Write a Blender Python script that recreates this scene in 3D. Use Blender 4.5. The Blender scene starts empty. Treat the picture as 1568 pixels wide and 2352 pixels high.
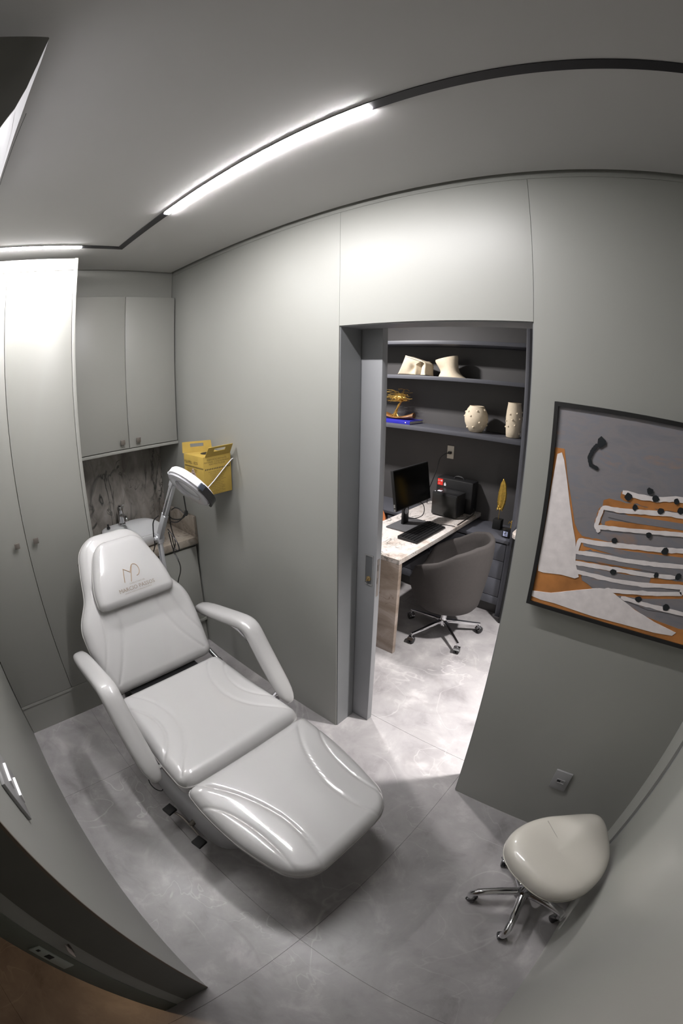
import bpy, bmesh, math, random
import numpy as np
from mathutils import Vector, Matrix
from bpy_extras.object_utils import world_to_camera_view  # noqa
random.seed(3)
S = bpy.context.scene
COL = S.collection
PI = math.pi

# ------------------------------------------------------------------ camera (wide fisheye lens held at 1.9 m)
cam = bpy.data.cameras.new('camera')
camo = bpy.data.objects.new('camera', cam)
COL.objects.link(camo)
S.camera = camo
R_ = [[0.7585852387009717, -0.6169813651753134, -0.2094813372388969],
      [0.6514864057753507, 0.7234810858918042, 0.22834312217960762],
      [0.010672334088896665, -0.3096919653191258, 0.9507770442653064]]
camo.matrix_world = Matrix(((R_[0][0], R_[0][2], -R_[0][1], 0), (R_[1][0], R_[1][2], -R_[1][1], 0),
                            (R_[2][0], R_[2][2], -R_[2][1], 1.9), (0, 0, 0, 1)))
cam.type = 'PANO'
cam.panorama_type = 'FISHEYE_LENS_POLYNOMIAL'
cam.sensor_fit = 'HORIZONTAL'
cam.sensor_width = 15.68
cam.sensor_height = 23.52
cam.fisheye_fov = math.radians(190)
for i_, k_ in enumerate((0, -0.09975309889640509, -0.0003513111535332168, 4.592559087549591e-05, -3.804779292793971e-06)):
    setattr(cam, 'fisheye_polynomial_k%d' % i_, k_)
cam.clip_start = 0.01

# ------------------------------------------------------------------ world, exposure
w = bpy.data.worlds.new('world'); S.world = w; w.use_nodes = True
w.node_tree.nodes['Background'].inputs[0].default_value = (0.75, 0.8, 0.9, 1)
w.node_tree.nodes['Background'].inputs[1].default_value = 0.02
S.view_settings.view_transform = 'Standard'
S.view_settings.look = 'None'
S.view_settings.gamma = 1
S.view_settings.use_curve_mapping = False
S.view_settings.exposure = 0.0
try:
    S.cycles.max_bounces = 10
    S.cycles.diffuse_bounces = 6
    S.cycles.sample_clamp_indirect = 4
except Exception:
    pass
LAMP_E = 385.0          # emission of the linear lamps in the ceiling track


def area(name, loc, rot, sx, sy, power, col=(1, 1, 1), spread=PI, shape='RECTANGLE'):
    l = bpy.data.lights.new(name, 'AREA'); l.shape = shape; l.size = sx
    if shape == 'RECTANGLE': l.size_y = sy
    l.energy = power; l.color = col; l.spread = spread
    o = bpy.data.objects.new(name, l); o.location = loc; o.rotation_euler = rot; COL.objects.link(o)
    return o


area('office_downlight_right', (0.30, 2.14, 2.63), (0, 0, 0), 0.14, 0.14, 78, (1.0, 0.965, 0.95), math.radians(95))
area('office_downlight_left', (-2.35, 2.35, 2.63), (0, 0, 0), 0.14, 0.14, 72, (1.0, 0.965, 0.95))
area('hall_downlight', (-1.3, -1.1, 2.6), (0, 0, 0), 0.14, 0.14, 6, (1.0, 0.62, 0.34))


# ------------------------------------------------------------------ materials
MATS = {}


def nodes(name):
    m = bpy.data.materials.new(name); m.use_nodes = True
    nt = m.node_tree; return m, nt, nt.nodes, nt.links, nt.nodes['Principled BSDF']


def mat(name, col, rough=0.5, metal=0.0, var=0.06, nscale=9.0, bump=0.0, bscale=180.0, coat=0.0, spec=0.5, fine=0.0, fscale=600):
    if name in MATS: return MATS[name]
    m, nt, N, L, b = nodes(name)
    b.inputs['Roughness'].default_value = rough; b.inputs['Metallic'].default_value = metal
    b.inputs['Coat Weight'].default_value = coat; b.inputs['Coat Roughness'].default_value = 0.06
    b.inputs['Specular IOR Level'].default_value = spec
    g = N.new('ShaderNodeNewGeometry')
    n = N.new('ShaderNodeTexNoise'); n.inputs['Scale'].default_value = nscale; n.inputs['Detail'].default_value = 5
    L.new(g.outputs['Position'], n.inputs['Vector'])
    r = N.new('ShaderNodeValToRGB')
    r.color_ramp.elements[0].position = 0.3; r.color_ramp.elements[1].position = 0.7
    r.color_ramp.elements[0].color = [c * (1 - var) for c in col] + [1]
    r.color_ramp.elements[1].color = [min(1, c * (1 + var)) for c in col] + [1]
    L.new(n.outputs['Fac'], r.inputs['Fac']); L.new(r.outputs['Color'], b.inputs['Base Color'])
    if bump:
        n2 = N.new('ShaderNodeTexNoise'); n2.inputs['Scale'].default_value = bscale; n2.inputs['Detail'].default_value = 3
        L.new(g.outputs['Position'], n2.inputs['Vector'])
        bp = N.new('ShaderNodeBump'); bp.inputs['Strength'].default_value = bump; bp.inputs['Distance'].default_value = 0.002
        L.new(n2.outputs['Fac'], bp.inputs['Height']); L.new(bp.outputs['Normal'], b.inputs['Normal'])
    MATS[name] = m
    return m


def emis(name, col, s):
    m, nt, N, L, b = nodes(name)
    b.inputs['Base Color'].default_value = (0, 0, 0, 1)
    b.inputs['Emission Color'].default_value = (*col, 1); b.inputs['Emission Strength'].default_value = s
    MATS[name] = m; return m


def marble(name, stops, scale, veins, rough=0.25, stretch=(1, 1, 1), distort=1.2, rot=(0, 0, 0), vdet=4, mask=(0.47, 0.62)):
    """stops: base ramp; veins: list of (scale, width, colour, strength, offset)"""
    m, nt, N, L, b = nodes(name)
    b.inputs['Roughness'].default_value = rough
    g = N.new('ShaderNodeNewGeometry')
    mp = N.new('ShaderNodeMapping'); mp.inputs['Scale'].default_value = stretch; mp.inputs['Rotation'].default_value = rot
    L.new(g.outputs['Position'], mp.inputs['Vector'])
    n = N.new('ShaderNodeTexNoise'); n.inputs['Scale'].default_value = scale; n.inputs['Detail'].default_value = 7
    n.inputs['Roughness'].default_value = 0.62; n.inputs['Distortion'].default_value = distort * 0.4
    L.new(mp.outputs['Vector'], n.inputs['Vector'])
    r = N.new('ShaderNodeValToRGB'); els = r.color_ramp.elements
    while len(els) > 1: els.remove(els[-1])
    els[0].position = stops[0][0]; els[0].color = (*stops[0][1], 1)
    for p, c in stops[1:]:
        e = els.new(p); e.color = (*c, 1)
    L.new(n.outputs['Fac'], r.inputs['Fac'])
    cur = r.outputs['Color']
    for (vs, wd, vc, st, off) in veins:
        mp2 = N.new('ShaderNodeMapping'); mp2.inputs['Location'].default_value = (off, off * 0.7, -off)
        L.new(mp.outputs['Vector'], mp2.inputs['Vector'])
        n2 = N.new('ShaderNodeTexNoise'); n2.inputs['Scale'].default_value = vs; n2.inputs['Detail'].default_value = vdet
        n2.inputs['Roughness'].default_value = 0.5; n2.inputs['Distortion'].default_value = distort
        L.new(mp2.outputs['Vector'], n2.inputs['Vector'])
        a = N.new('ShaderNodeMath'); a.operation = 'SUBTRACT'; a.inputs[1].default_value = 0.5
        L.new(n2.outputs['Fac'], a.inputs[0])
        ab = N.new('ShaderNodeMath'); ab.operation = 'ABSOLUTE'; L.new(a.outputs[0], ab.inputs[0])
        mr = N.new('ShaderNodeMapRange'); mr.inputs['From Min'].default_value = 0; mr.inputs['From Max'].default_value = wd
        mr.inputs['To Min'].default_value = st; mr.inputs['To Max'].default_value = 0
        L.new(ab.outputs[0], mr.inputs['Value'])
        n3 = N.new('ShaderNodeTexNoise'); n3.inputs['Scale'].default_value = vs * 0.8; n3.inputs['Detail'].default_value = 2
        L.new(mp.outputs['Vector'], n3.inputs['Vector'])
        mr3 = N.new('ShaderNodeMapRange'); mr3.inputs['From Min'].default_value = mask[0]; mr3.inputs['From Max'].default_value = mask[1]
        L.new(n3.outputs['Fac'], mr3.inputs['Value'])
        mu = N.new('ShaderNodeMath'); mu.operation = 'MULTIPLY'
        L.new(mr.outputs['Result'], mu.inputs[0]); L.new(mr3.outputs['Result'], mu.inputs[1])
        mx = N.new('ShaderNodeMix'); mx.data_type = 'RGBA'
        mx.inputs['B'].default_value = (*vc, 1)
        L.new(mu.outputs[0], mx.inputs['Factor']); L.new(cur, mx.inputs['A'])
        cur = mx.outputs['Result']
    L.new(cur, b.inputs['Base Color'])
    MATS[name] = m
    return m


WALL = mat('wall laminate', (0.285, 0.287, 0.265), 0.42, var=0.02, nscale=2.5, bump=0.03, bscale=500)
CAB = mat('cabinet laminate', (0.31, 0.31, 0.285), 0.4, var=0.02, nscale=2.0, bump=0.03, bscale=500)
PANEL = mat('satin panel laminate', (0.36, 0.36, 0.335), 0.22, var=0.02, nscale=2.0)
CEIL = mat('ceiling paint', (0.50, 0.495, 0.485), 0.85, var=0.01, nscale=2)
DARKGAP = mat('shadow gap paint', (0.05, 0.052, 0.045), 0.8)
TRACK = mat('black track', (0.012, 0.011, 0.014), 0.45)
JAMB = mat('grey door lining', (0.19, 0.195, 0.2), 0.4, var=0.02)
LEAF = mat('grey door paint', (0.27, 0.275, 0.285), 0.42, var=0.02)
DARKJAMB = mat('olive grey lining', (0.10, 0.10, 0.085), 0.5)
VINYL = mat('white vinyl upholstery', (0.46, 0.455, 0.45), 0.38, var=0.015, nscale=3, bump=0.02, bscale=350, coat=0.9)
PVC = mat('stool cream vinyl', (0.47, 0.45, 0.40), 0.4, var=0.02, nscale=4, bump=0.02, bscale=300, coat=0.9)
PIPING = mat('upholstery piping', (0.46, 0.45, 0.43), 0.3, var=0.02)
UNDER = mat('cushion underside', (0.16, 0.15, 0.14), 0.6)
ENAMEL = mat('white enamelled metal', (0.62, 0.62, 0.65), 0.35, var=0.02)
WHITE = mat('white plastic', (0.78, 0.78, 0.8), 0.3, var=0.01)
LAMPW = mat('lamp white plastic', (0.85, 0.85, 0.88), 0.28, var=0.01)
GREYW = mat('satin grey metal arm', (0.62, 0.63, 0.66), 0.3, 0.35, var=0.02)
CHROME = mat('chrome', (0.7, 0.7, 0.72), 0.07, 1.0, var=0.01)
DCHROME = mat('polished dark steel', (0.34, 0.34, 0.35), 0.12, 1.0, var=0.02)
STEEL = mat('brushed steel knob', (0.23, 0.205, 0.185), 0.35, 0.6, var=0.05)
BLACK = mat('black plastic', (0.012, 0.012, 0.013), 0.4)
MBLACK = mat('matt black', (0.006, 0.006, 0.006), 0.6)
SCREEN = mat('black screen glass', (0.002, 0.002, 0.002), 0.15)
CERAMIC = mat('white glazed ceramic', (0.72, 0.73, 0.74), 0.08, coat=0.6, var=0.01)
CARD = mat('yellow cardboard', (0.38, 0.26, 0.05), 0.7, var=0.06, nscale=20)
CARDIN = mat('cardboard shade', (0.24, 0.18, 0.06), 0.8)
INK = mat('black printing ink', (0.03, 0.028, 0.02), 0.7)
INKS = mat('soft brown printing ink', (0.14, 0.10, 0.03), 0.7)
PINKP = mat('pink printed diamond', (0.5, 0.36, 0.30), 0.7)
STITCH = mat('tan stitching', (0.33, 0.22, 0.12), 0.6)
STITCH2 = mat('faded beige stitching', (0.25, 0.20, 0.15), 0.6)
OFFW = mat('charcoal blue shelving board', (0.072, 0.074, 0.088), 0.5, var=0.05)
OFFB = mat('charcoal back panel', (0.062, 0.059, 0.06), 0.6, var=0.08, nscale=3)
OFFWALL = mat('office wall paint', (0.30, 0.30, 0.29), 0.7)
CHAIRF = mat('grey brown chair fabric', (0.045, 0.039, 0.037), 0.85, var=0.06, nscale=60, bump=0.15, bscale=900)
CLAY = mat('unglazed cream clay', (0.62, 0.53, 0.40), 0.75, var=0.05, nscale=40, bump=0.3, bscale=160)
GOLD = mat('gold wire', (0.62, 0.40, 0.10), 0.35, 0.8, var=0.15, nscale=80)
GOLDL = mat('gold leaf', (0.72, 0.47, 0.10), 0.32, 0.75, var=0.2, nscale=60)
WOODB = mat('brown carved wood', (0.17, 0.075, 0.02), 0.5, var=0.4, nscale=30)
BLUE = mat('blue book cover', (0.02, 0.02, 0.32), 0.4)
PAPER = mat('book pages', (0.6, 0.6, 0.62), 0.8, var=0.1, nscale=300)
RED = mat('red sticker', (0.75, 0.03, 0.02), 0.5)
LABELW = mat('white sticker', (0.7, 0.7, 0.75), 0.5)
BEIGEP = mat('ivory wall plate', (0.62, 0.58, 0.5), 0.4)
PLATEG = mat('grey wall plate', (0.27, 0.27, 0.27), 0.35)
ORANGE = mat('tan leather', (0.42, 0.14, 0.05), 0.5, var=0.1)
BRASS = mat('brass key', (0.45, 0.33, 0.16), 0.3, 0.8)
FRAME = mat('black picture frame', (0.008, 0.008, 0.008), 0.5)
P_GREY = marble('painted grey ground', [(0.35, (0.18, 0.177, 0.195)), (0.48, (0.215, 0.2, 0.208)), (0.58, (0.19, 0.19, 0.212)), (0.70, (0.28, 0.20, 0.165))], 6, [], 0.6, (1, 1, 3))
P_ORG = mat('ochre paint', (0.42, 0.17, 0.045), 0.6, var=0.25, nscale=14)
P_WHT = mat('white paint strokes', (0.74, 0.69, 0.68), 0.6, var=0.09, nscale=30)
P_BLK = mat('black paint dabs', (0.012, 0.015, 0.018), 0.5)
FLOOR = marble('porcelain floor', [(0.3, (0.20, 0.188, 0.192)), (0.45, (0.275, 0.262, 0.265)), (0.55, (0.30, 0.288, 0.288)), (0.7, (0.41, 0.39, 0.39))], 4.5,
               [(2.0, 0.008, (0.52, 0.50, 0.49), 0.42, 0.0), (3.4, 0.008, (0.5, 0.48, 0.47), 0.35, 7.3), (1.3, 0.03, (0.42, 0.40, 0.395), 0.35, 3.1), (2.2, 0.035, (0.20, 0.185, 0.185), 0.35, 5.1)], 0.33, distort=0.9, vdet=3.2)
GROUT = mat('grout', (0.16, 0.15, 0.145), 0.9)
MARBLEW = marble('taupe marble wall slab', [(0.3, (0.14, 0.125, 0.11)), (0.5, (0.25, 0.23, 0.21)), (0.72, (0.38, 0.35, 0.32))], 4.0,
                 [(2.2, 0.035, (0.02, 0.026, 0.024), 0.95, 1.3), (4, 0.02, (0.03, 0.035, 0.03), 0.9, 5.3), (1.4, 0.012, (0.4, 0.37, 0.34), 0.5, 2.3)], 0.25, (1, 2.2, 0.9), 1.3)
MARBLEC = marble('taupe marble worktop', [(0.3, (0.22, 0.185, 0.15)), (0.5, (0.31, 0.27, 0.225)), (0.72, (0.40, 0.36, 0.31))], 9.0,
                 [(6, 0.02, (0.15, 0.12, 0.10), 0.6, 1.3), (4, 0.01, (0.55, 0.5, 0.45), 0.5, 3.0)], 0.25, (1, 1, 1), 1.0)
MARBLED = marble('veined desk marble', [(0.28, (0.30, 0.23, 0.19)), (0.40, (0.58, 0.51, 0.46)), (0.52, (0.72, 0.67, 0.64)), (0.75, (0.62, 0.58, 0.56))], 3.5,
                 [(3.2, 0.022, (0.05, 0.07, 0.055), 0.95, 2.2), (9, 0.02, (0.20, 0.14, 0.12), 0.7, 6.3), (7, 0.012, (0.08, 0.09, 0.08), 0.8, 9.9)], 0.28, (1.6, 1, 1), 1.8, mask=(0.44, 0.58))
MARBLEP = marble('beige desk marble panel', [(0.28, (0.20, 0.15, 0.115)), (0.5, (0.29, 0.23, 0.185)), (0.75, (0.45, 0.38, 0.34))], 3.0,
                 [(3.0, 0.012, (0.12, 0.07, 0.05), 0.85, 4.0)], 0.3, (1.2, 1, 3), 1.2)

# ------------------------------------------------------------------ mesh helpers


class MB:
    def __init__(self):
        self.v = []; self.f = []

    def add(self, vs, fs):
        o = len(self.v); self.v += [tuple(map(float, p)) for p in vs]; self.f += [tuple(i + o for i in f) for f in fs]
        return self

    def box(self, x0, x1, y0, y1, z0, z1):
        vs = [(x, y, z) for x in (x0, x1) for y in (y0, y1) for z in (z0, z1)]
        return self.add(vs, [(0, 1, 3, 2), (4, 6, 7, 5), (0, 4, 5, 1), (2, 3, 7, 6), (0, 2, 6, 4), (1, 5, 7, 3)])

    def obox(self, c, ax, ay, az, hx, hy, hz):
        """oriented box, ax/ay/az axes, half sizes"""
        c = Vector(c); ax, ay, az = (Vector(a).normalized() for a in (ax, ay, az))
        vs = [c + ax * hx * i + ay * hy * j + az * hz * k for i in (-1, 1) for j in (-1, 1) for k in (-1, 1)]
        return self.add(vs, [(0, 1, 3, 2), (4, 6, 7, 5), (0, 4, 5, 1), (2, 3, 7, 6), (0, 2, 6, 4), (1, 5, 7, 3)])

    def prism(self, pts, axis, a0, a1):
        """pts: 2D polygon in the other two axes (order x,y,z without axis)"""
        n = len(pts)

        def mk(p, a):
            q = list(p); q.insert(axis, a); return q
        vs = [mk(p, a0) for p in pts] + [mk(p, a1) for p in pts]
        fs = [tuple(range(n)), tuple(range(2 * n - 1, n - 1, -1))] + [(i, i + n, (i + 1) % n + n, (i + 1) % n) for i in range(n)]
        return self.add(vs, fs)

    def rings(self, rings, cap=True, closed=False):
        n = len(rings[0]); vs = [p for r in rings for p in r]; fs = []
        m = len(rings)
        for i in range(m - (0 if closed else 1)):
            j = (i + 1) % m
            for k in range(n):
                fs.append((i * n + k, i * n + (k + 1) % n, j * n + (k + 1) % n, j * n + k))
        if cap and not closed:
            fs.append(tuple(range(n - 1, -1, -1))); fs.append(tuple((m - 1) * n + k for k in range(n)))
        return self.add(vs, fs)

    def tube(self, pts, r, n=10, closed=False):
        pts = [Vector(p) for p in pts]; m = len(pts); rr = r if hasattr(r, '__len__') else [r] * m
        up = None; rings = []
        for i, p in enumerate(pts):
            if closed: t = pts[(i + 1) % m] - pts[i - 1]
            else: t = pts[min(i + 1, m - 1)] - pts[max(i - 1, 0)]
            t.normalize()
            if up is None:
                up = Vector((0, 0, 1)) if abs(t.z) < 0.9 else Vector((1, 0, 0))
            u = (up - t * up.dot(t)).normalized(); v = t.cross(u); up = u
            rings.append([p + (u * math.cos(2 * PI * k / n) + v * math.sin(2 * PI * k / n)) * rr[i] for k in range(n)])
        return self.rings(rings, closed=closed)

    def lathe(self, c, prof, n=32, axis=(0, 0, 1), cap=True):
        a = Vector(axis).normalized(); u = a.orthogonal().normalized(); v = a.cross(u); c = Vector(c)
        rings = [[c + a * h + (u * math.cos(2 * PI * k / n) + v * math.sin(2 * PI * k / n)) * max(r, 1e-4) for k in range(n)] for r, h in prof]
        return self.rings(rings, cap=cap)


ORG = {}


def org(o): return ORG.get(o.name, Vector((0, 0, 0)))


def obj(name, mb, m, parent=None, smooth=False, bevel=0.0, label=None, cat=None, group=None, kind=None, angle=40, sub=0):
    if isinstance(mb, MB) and parent is None:
        xs = np.array(mb.v); base = Vector(((xs[:, 0].min() + xs[:, 0].max()) / 2, (xs[:, 1].min() + xs[:, 1].max()) / 2, xs[:, 2].min()))
        if kind == 'structure': base = Vector((0, 0, 0))
    else:
        base = org(parent) if parent else Vector((0, 0, 0))
    me = bpy.data.meshes.new(name)
    me.from_pydata([tuple(Vector(p) - base) for p in mb.v], [], mb.f)
    me.validate()
    bm = bmesh.new(); bm.from_mesh(me)
    bmesh.ops.recalc_face_normals(bm, faces=bm.faces)
    if bevel:
        es = [e for e in bm.edges if len(e.link_faces) == 2 and e.calc_face_angle(0) > math.radians(30)]
        bmesh.ops.bevel(bm, geom=es, offset=bevel, segments=2, profile=0.5, affect='EDGES', clamp_overlap=True)
    bm.to_mesh(me); bm.free()
    me.materials.append(m)
    o = bpy.data.objects.new(name, me); COL.objects.link(o)
    if smooth or bevel:
        for p in me.polygons: p.use_smooth = True
        try: me.set_sharp_from_angle(angle=math.radians(angle))
        except Exception: pass
    if sub:
        md = o.modifiers.new('sub', 'SUBSURF'); md.levels = sub; md.render_levels = sub
    if parent:
        o.parent = parent; ORG[o.name] = base
    else:
        o.location = base; ORG[o.name] = base.copy()
    if label: o['label'] = label
    if cat: o['category'] = cat
    if group: o['group'] = group
    if kind: o['kind'] = kind
    return o


def thing(name, label, cat, loc, group=None):
    o = bpy.data.objects.new(name, None); o.empty_display_size = 0.1; COL.objects.link(o); o.location = loc
    o['label'] = label; o['category'] = cat
    if group: o['group'] = group
    ORG[o.name] = Vector(loc); return o


def struct(name, mb, m, **k): return obj(name, mb, m, kind='structure', **k)


def B(*a): return MB().box(*a)


def smoothpath(pts, it=2):
    pts = [Vector(p) for p in pts]
    for _ in range(it):
        q = [pts[0]]
        for a, b in zip(pts[:-1], pts[1:]):
            q += [a * 0.75 + b * 0.25, a * 0.25 + b * 0.75]
        q.append(pts[-1]); pts = q
    return pts


def text_mb(s, size, origin, ux, uy, depth=0.0006, extr=True, align='CENTER'):
    cu = bpy.data.curves.new('txt', 'FONT'); cu.body = s; cu.size = size; cu.align_x = align; cu.resolution_u = 2
    cu.extrude = 0.0
    o = bpy.data.objects.new('txt', cu); COL.objects.link(o)
    bpy.context.view_layer.update()
    dg = bpy.context.evaluated_depsgraph_get(); me = o.evaluated_get(dg).to_mesh()
    ux = Vector(ux).normalized(); uy = Vector(uy).normalized(); n = ux.cross(uy); O = Vector(origin)
    mb = MB(); mb.add([O + ux * v.co.x + uy * v.co.y + n * depth for v in me.vertices], [tuple(p.vertices) for p in me.polygons])
    o.evaluated_get(dg).to_mesh_clear(); bpy.data.objects.remove(o); bpy.data.curves.remove(cu)
    return mb


def merge(*ms):
    r = MB()
    for m in ms: r.add(m.v, m.f)
    return r


# ================================================================== THE ROOM
D = 1.368; ZC = 2.645; YN = -0.166; XR = 0.43
JL, JR, ZO = -1.19, -0.388, 2.111

floor = struct('floor', B(-4.2, 2.2, -2.3, 3.7, -0.06, -0.004), GROUT)
TW = 1.305; g_ = 0.0007
tile_me = None
for ix in range(-3, 2):
    for iy in range(-2, 3):
        x0 = -0.42 + ix * TW; y0 = 0.274 + iy * TW
        c = (x0 + TW / 2, y0 + TW / 2)
        if tile_me is None:
            h = TW / 2 - g_
            t0 = MB().box(-h, h, -h, h, -0.004, 0.0)
            me = bpy.data.meshes.new('floor_tile'); me.from_pydata(t0.v, [], t0.f); me.materials.append(FLOOR); tile_me = me
        t = bpy.data.objects.new('floor_tile', tile_me); COL.objects.link(t); t.parent = floor; t.location = (c[0], c[1], 0)

# main wall with the opening
mb = MB().box(-2.95, JL, D + 0.012, 1.505, 0, 2.76).box(JR, 1.7, D + 0.012, 1.505, 0, 2.76).box(JL, JR, D + 0.012, 1.505, ZO, 2.76)
wb = struct('wall_back', mb, WALL)
for x0, x1, z0, z1 in ((-2.95, JL - 0.0007, 0, 2.628), (JL + 0.0007, JR - 0.0007, ZO, 2.628), (JR + 0.0007, XR + 0.03, 0, 2.628), (-2.95, XR + 0.03, 2.629, 2.76)):
    obj('wall_panel', B(x0, x1, D, D + 0.012, z0, z1), WALL, wb)
tr = struct('trim_1', MB().box(JL, JL + 0.004, D + 0.006, 1.51, 0, ZO).box(JR - 0.004, JR, D + 0.006, 1.51, 0, ZO)
            .box(JL, JR, D + 0.006, 1.51, ZO - 0.004, ZO), JAMB)
# left wall, near wall, right wall
struct('wall_left', B(-3.0, -2.92, -0.4, 1.4, 0, 2.76), WALL)
wn = struct('wall_front', MB().box(-2.95, -0.48, -0.39, YN, 0, 2.76).box(-0.48, XR + 0.1, -0.39, YN, 2.35, 2.76), WALL)
wr = struct('wall_right', MB().box(XR + 0.02, XR + 0.12, -0.4, D + 0.02, 0, 2.76), DARKGAP)
obj('wall_panel', B(XR, XR + 0.02, 1.241, D, 0, 2.76), PANEL, wr)
obj('wall_panel', B(XR, XR + 0.02, YN, 1.199, 0, 2.64), PANEL, wr)
obj('recess_strip', B(XR + 0.012, XR + 0.02, 1.199, 1.241, 0, 2.64), JAMB, wr)
# near doorway lining with rebate, strike plate
t2_ = struct('trim_2', MB().box(-0.481, -0.477, -0.2790, YN - 0.001, 0, 2.35), DARKJAMB)
obj('rebate', MB().prism([(-0.4805, -0.2792), (-0.495, -0.283), (-0.495, -0.322), (-0.4805, -0.324), (-0.5, -0.324), (-0.5, -0.2792)], 2, 0, 2.35), MBLACK, t2_)  # shade of the recess put into the black colour
obj('outer_strip', MB().box(-0.50, -0.4755, -0.389, -0.3242, 0, 2.35), mat('olive green strip', (0.115, 0.125, 0.10), 0.5), t2_, bevel=0.002)
obj('edge_strip', B(-0.4815, -0.4765, YN - 0.006, YN + 0.0008, 0, 2.35), mat('brown edge band', (0.13, 0.10, 0.07), 0.5), t2_)
# ceilings
ce = struct('ceiling', MB().box(-2.635, XR, YN, 1.343, ZC, 2.70).box(-3.0, XR + 0.1, -0.4, 1.5, 2.75, 2.80), CEIL)
struct('ceiling_office', MB().box(-3.7, 1.7, 1.505, 3.6, 2.645, 2.70), CEIL)
struct('ceiling_hall', B(-3.0, 1.6, -2.2, -0.39, 2.645, 2.7), CEIL)
# office and hall shells
struct('wall_office_back', B(-3.7, 1.7, 3.54, 3.6, 0, 2.7), OFFWALL)
struct('wall_office_left', B(-3.7, -3.6, 1.4, 3.6, 0, 2.7), OFFWALL)
struct('wall_office_right', B(1.6, 1.7, 1.4, 3.6, 0, 2.7), OFFWALL)
struct('wall_office_front', B(-3.7, -2.95, 1.42, 1.505, 0, 2.7), OFFWALL)
struct('wall_hall_back', B(-3.0, 1.6, -2.2, -2.1, 0, 2.7), OFFWALL)
struct('wall_hall_left', B(-3.05, -2.95, -2.2, -0.39, 0, 2.7), OFFWALL)
struct('wall_hall_right', MB().box(1.5, 1.6, -2.2, -0.39, 0, 2.7).box(XR + 0.1, 1.55, -0.42, -0.37, 0, 2.7), OFFWALL)

# sliding door leaf
d1 = struct('door_1', B(-1.95, -1.077, 1.517, 1.556, 0.006, 2.16), LEAF, bevel=0.0015)
hx0, hx1, hz0, hz1 = -1.137, -1.097, 0.925, 1.07
hb = MB()
hb.box(hx0 - 0.006, hx0, 1.5145, 1.519, hz0 - 0.008, hz1 + 0.008).box(hx1, hx1 + 0.004, 1.5145, 1.519, hz0 - 0.008, hz1 + 0.008)
hb.box(hx0, hx1, 1.5145, 1.519, hz1, hz1 + 0.008).box(hx0, hx1, 1.5145, 1.519, hz0 - 0.008, hz0)
pull = obj('recessed_pull', hb, PLATEG, d1)
obj('pull_recess', B(hx0, hx1, 1.5160, 1.5172, hz0, hz1), mat('recess grey', (0.11, 0.115, 0.12), 0.4), pull)
kb = MB().lathe((-1.116, 1.516, 0.952), [(0.013, 0), (0.013, 0.004), (0.010, 0.006), (0.0001, 0.006)], 20, (0, -1, 0))
kb.obox((-1.116, 1.506, 0.952), (0.5, 0, 1), (0, 1, 0), (1, 0, -0.5), 0.011, 0.004, 0.003)
obj('thumb_turn', kb, BRASS, d1, smooth=True, label='brass thumb turn in the pull')
obj('lock_face', MB().box(-1.0775, -1.0760, 1.528, 1.546, 0.86, 1.06).box(-1.0765, -1.0745, 1.532, 1.542, 1.0, 1.03).box(-1.0765, -1.0745, 1.532, 1.542, 0.93, 0.96), STEEL, d1)

# ================================================================== LIGHT TRACK
TY0, TY1 = 0.783, 0.818
TX0, TX1 = -2.205, -2.165
lt = thing('light_track', 'black recessed lighting track crossing the white ceiling', 'light track', (-1.2, 0.8, ZC - 0.003))
obj('rail', MB().prism([(TX0, YN + 0.002), (TX1, YN + 0.002), (TX1, TY0), (XR - 0.002, TY0), (XR - 0.002, TY1), (TX0, TY1)], 2, ZC - 0.0035, ZC - 0.0005), TRACK, lt)
LE = emis('lamp diffuser', (1.0, 0.975, 0.985), LAMP_E)


def lin_lamp(x0, x1, y0, y1):
    h = obj('linear_lamp', B(x0 - 0.002, x1 + 0.002, y0 - 0.002, y1 + 0.002, ZC - 0.0038, ZC - 0.001), BLACK, lt, label='lit white linear lamp in the black track')
    obj('diffuser', MB().box(x0, x1, y0, y1, ZC - 0.0062, ZC - 0.0030), LE, h)


lin_lamp(-1.655, -0.608, TY1 - 0.026, TY1 - 0.004)
lin_lamp(TX0 + 0.004, TX0 + 0.026, -0.13, 0.582)

# ================================================================== WARDROBE
wd = thing('wardrobe', 'tall pale grey wardrobe with square steel knobs left of the basin', 'wardrobe', (-2.62, 0.22, 0))
XW = -2.313
obj('carcass', MB().box(-2.915, XW - 0.021, YN + 0.003, 0.583, 0.2, 2.62), CAB, wd)
obj('side_panel', B(-2.915, XW, 0.584, 0.604, 0.0, 2.622), CAB, wd, bevel=0.001)
obj('plinth', B(-2.915, XW - 0.006, YN + 0.003, 0.582, 0.0, 0.2), CAB, wd)
obj('bottom_board', B(-2.915, XW, YN + 0.003, 0.582, 0.2, 0.2195), CAB, wd)
obj('top_filler', B(XW - 0.02, XW, YN + 0.003, 0.5815, 2.553, 2.618), CAB, wd)


def knob(x, y, z, parent):
    k = MB().box(x + 0.018, x + 0.025, y - 0.015, y + 0.015, z - 0.015, z + 0.015).lathe((x, y, z), [(0.007, 0), (0.006, 0.019)], 12, (1, 0, 0))
    obj('knob', k, STEEL, parent, bevel=0.0012)


for y0, y1, ky in ((YN + 0.004, 0.2085, 0.150), (0.2115, 0.5815, 0.262)):
    dr = obj('door', B(XW - 0.019, XW, y0, y1, 0.2225, 2.55), CAB, wd, bevel=0.0012)
    knob(XW, ky, 1.175, dr)

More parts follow.
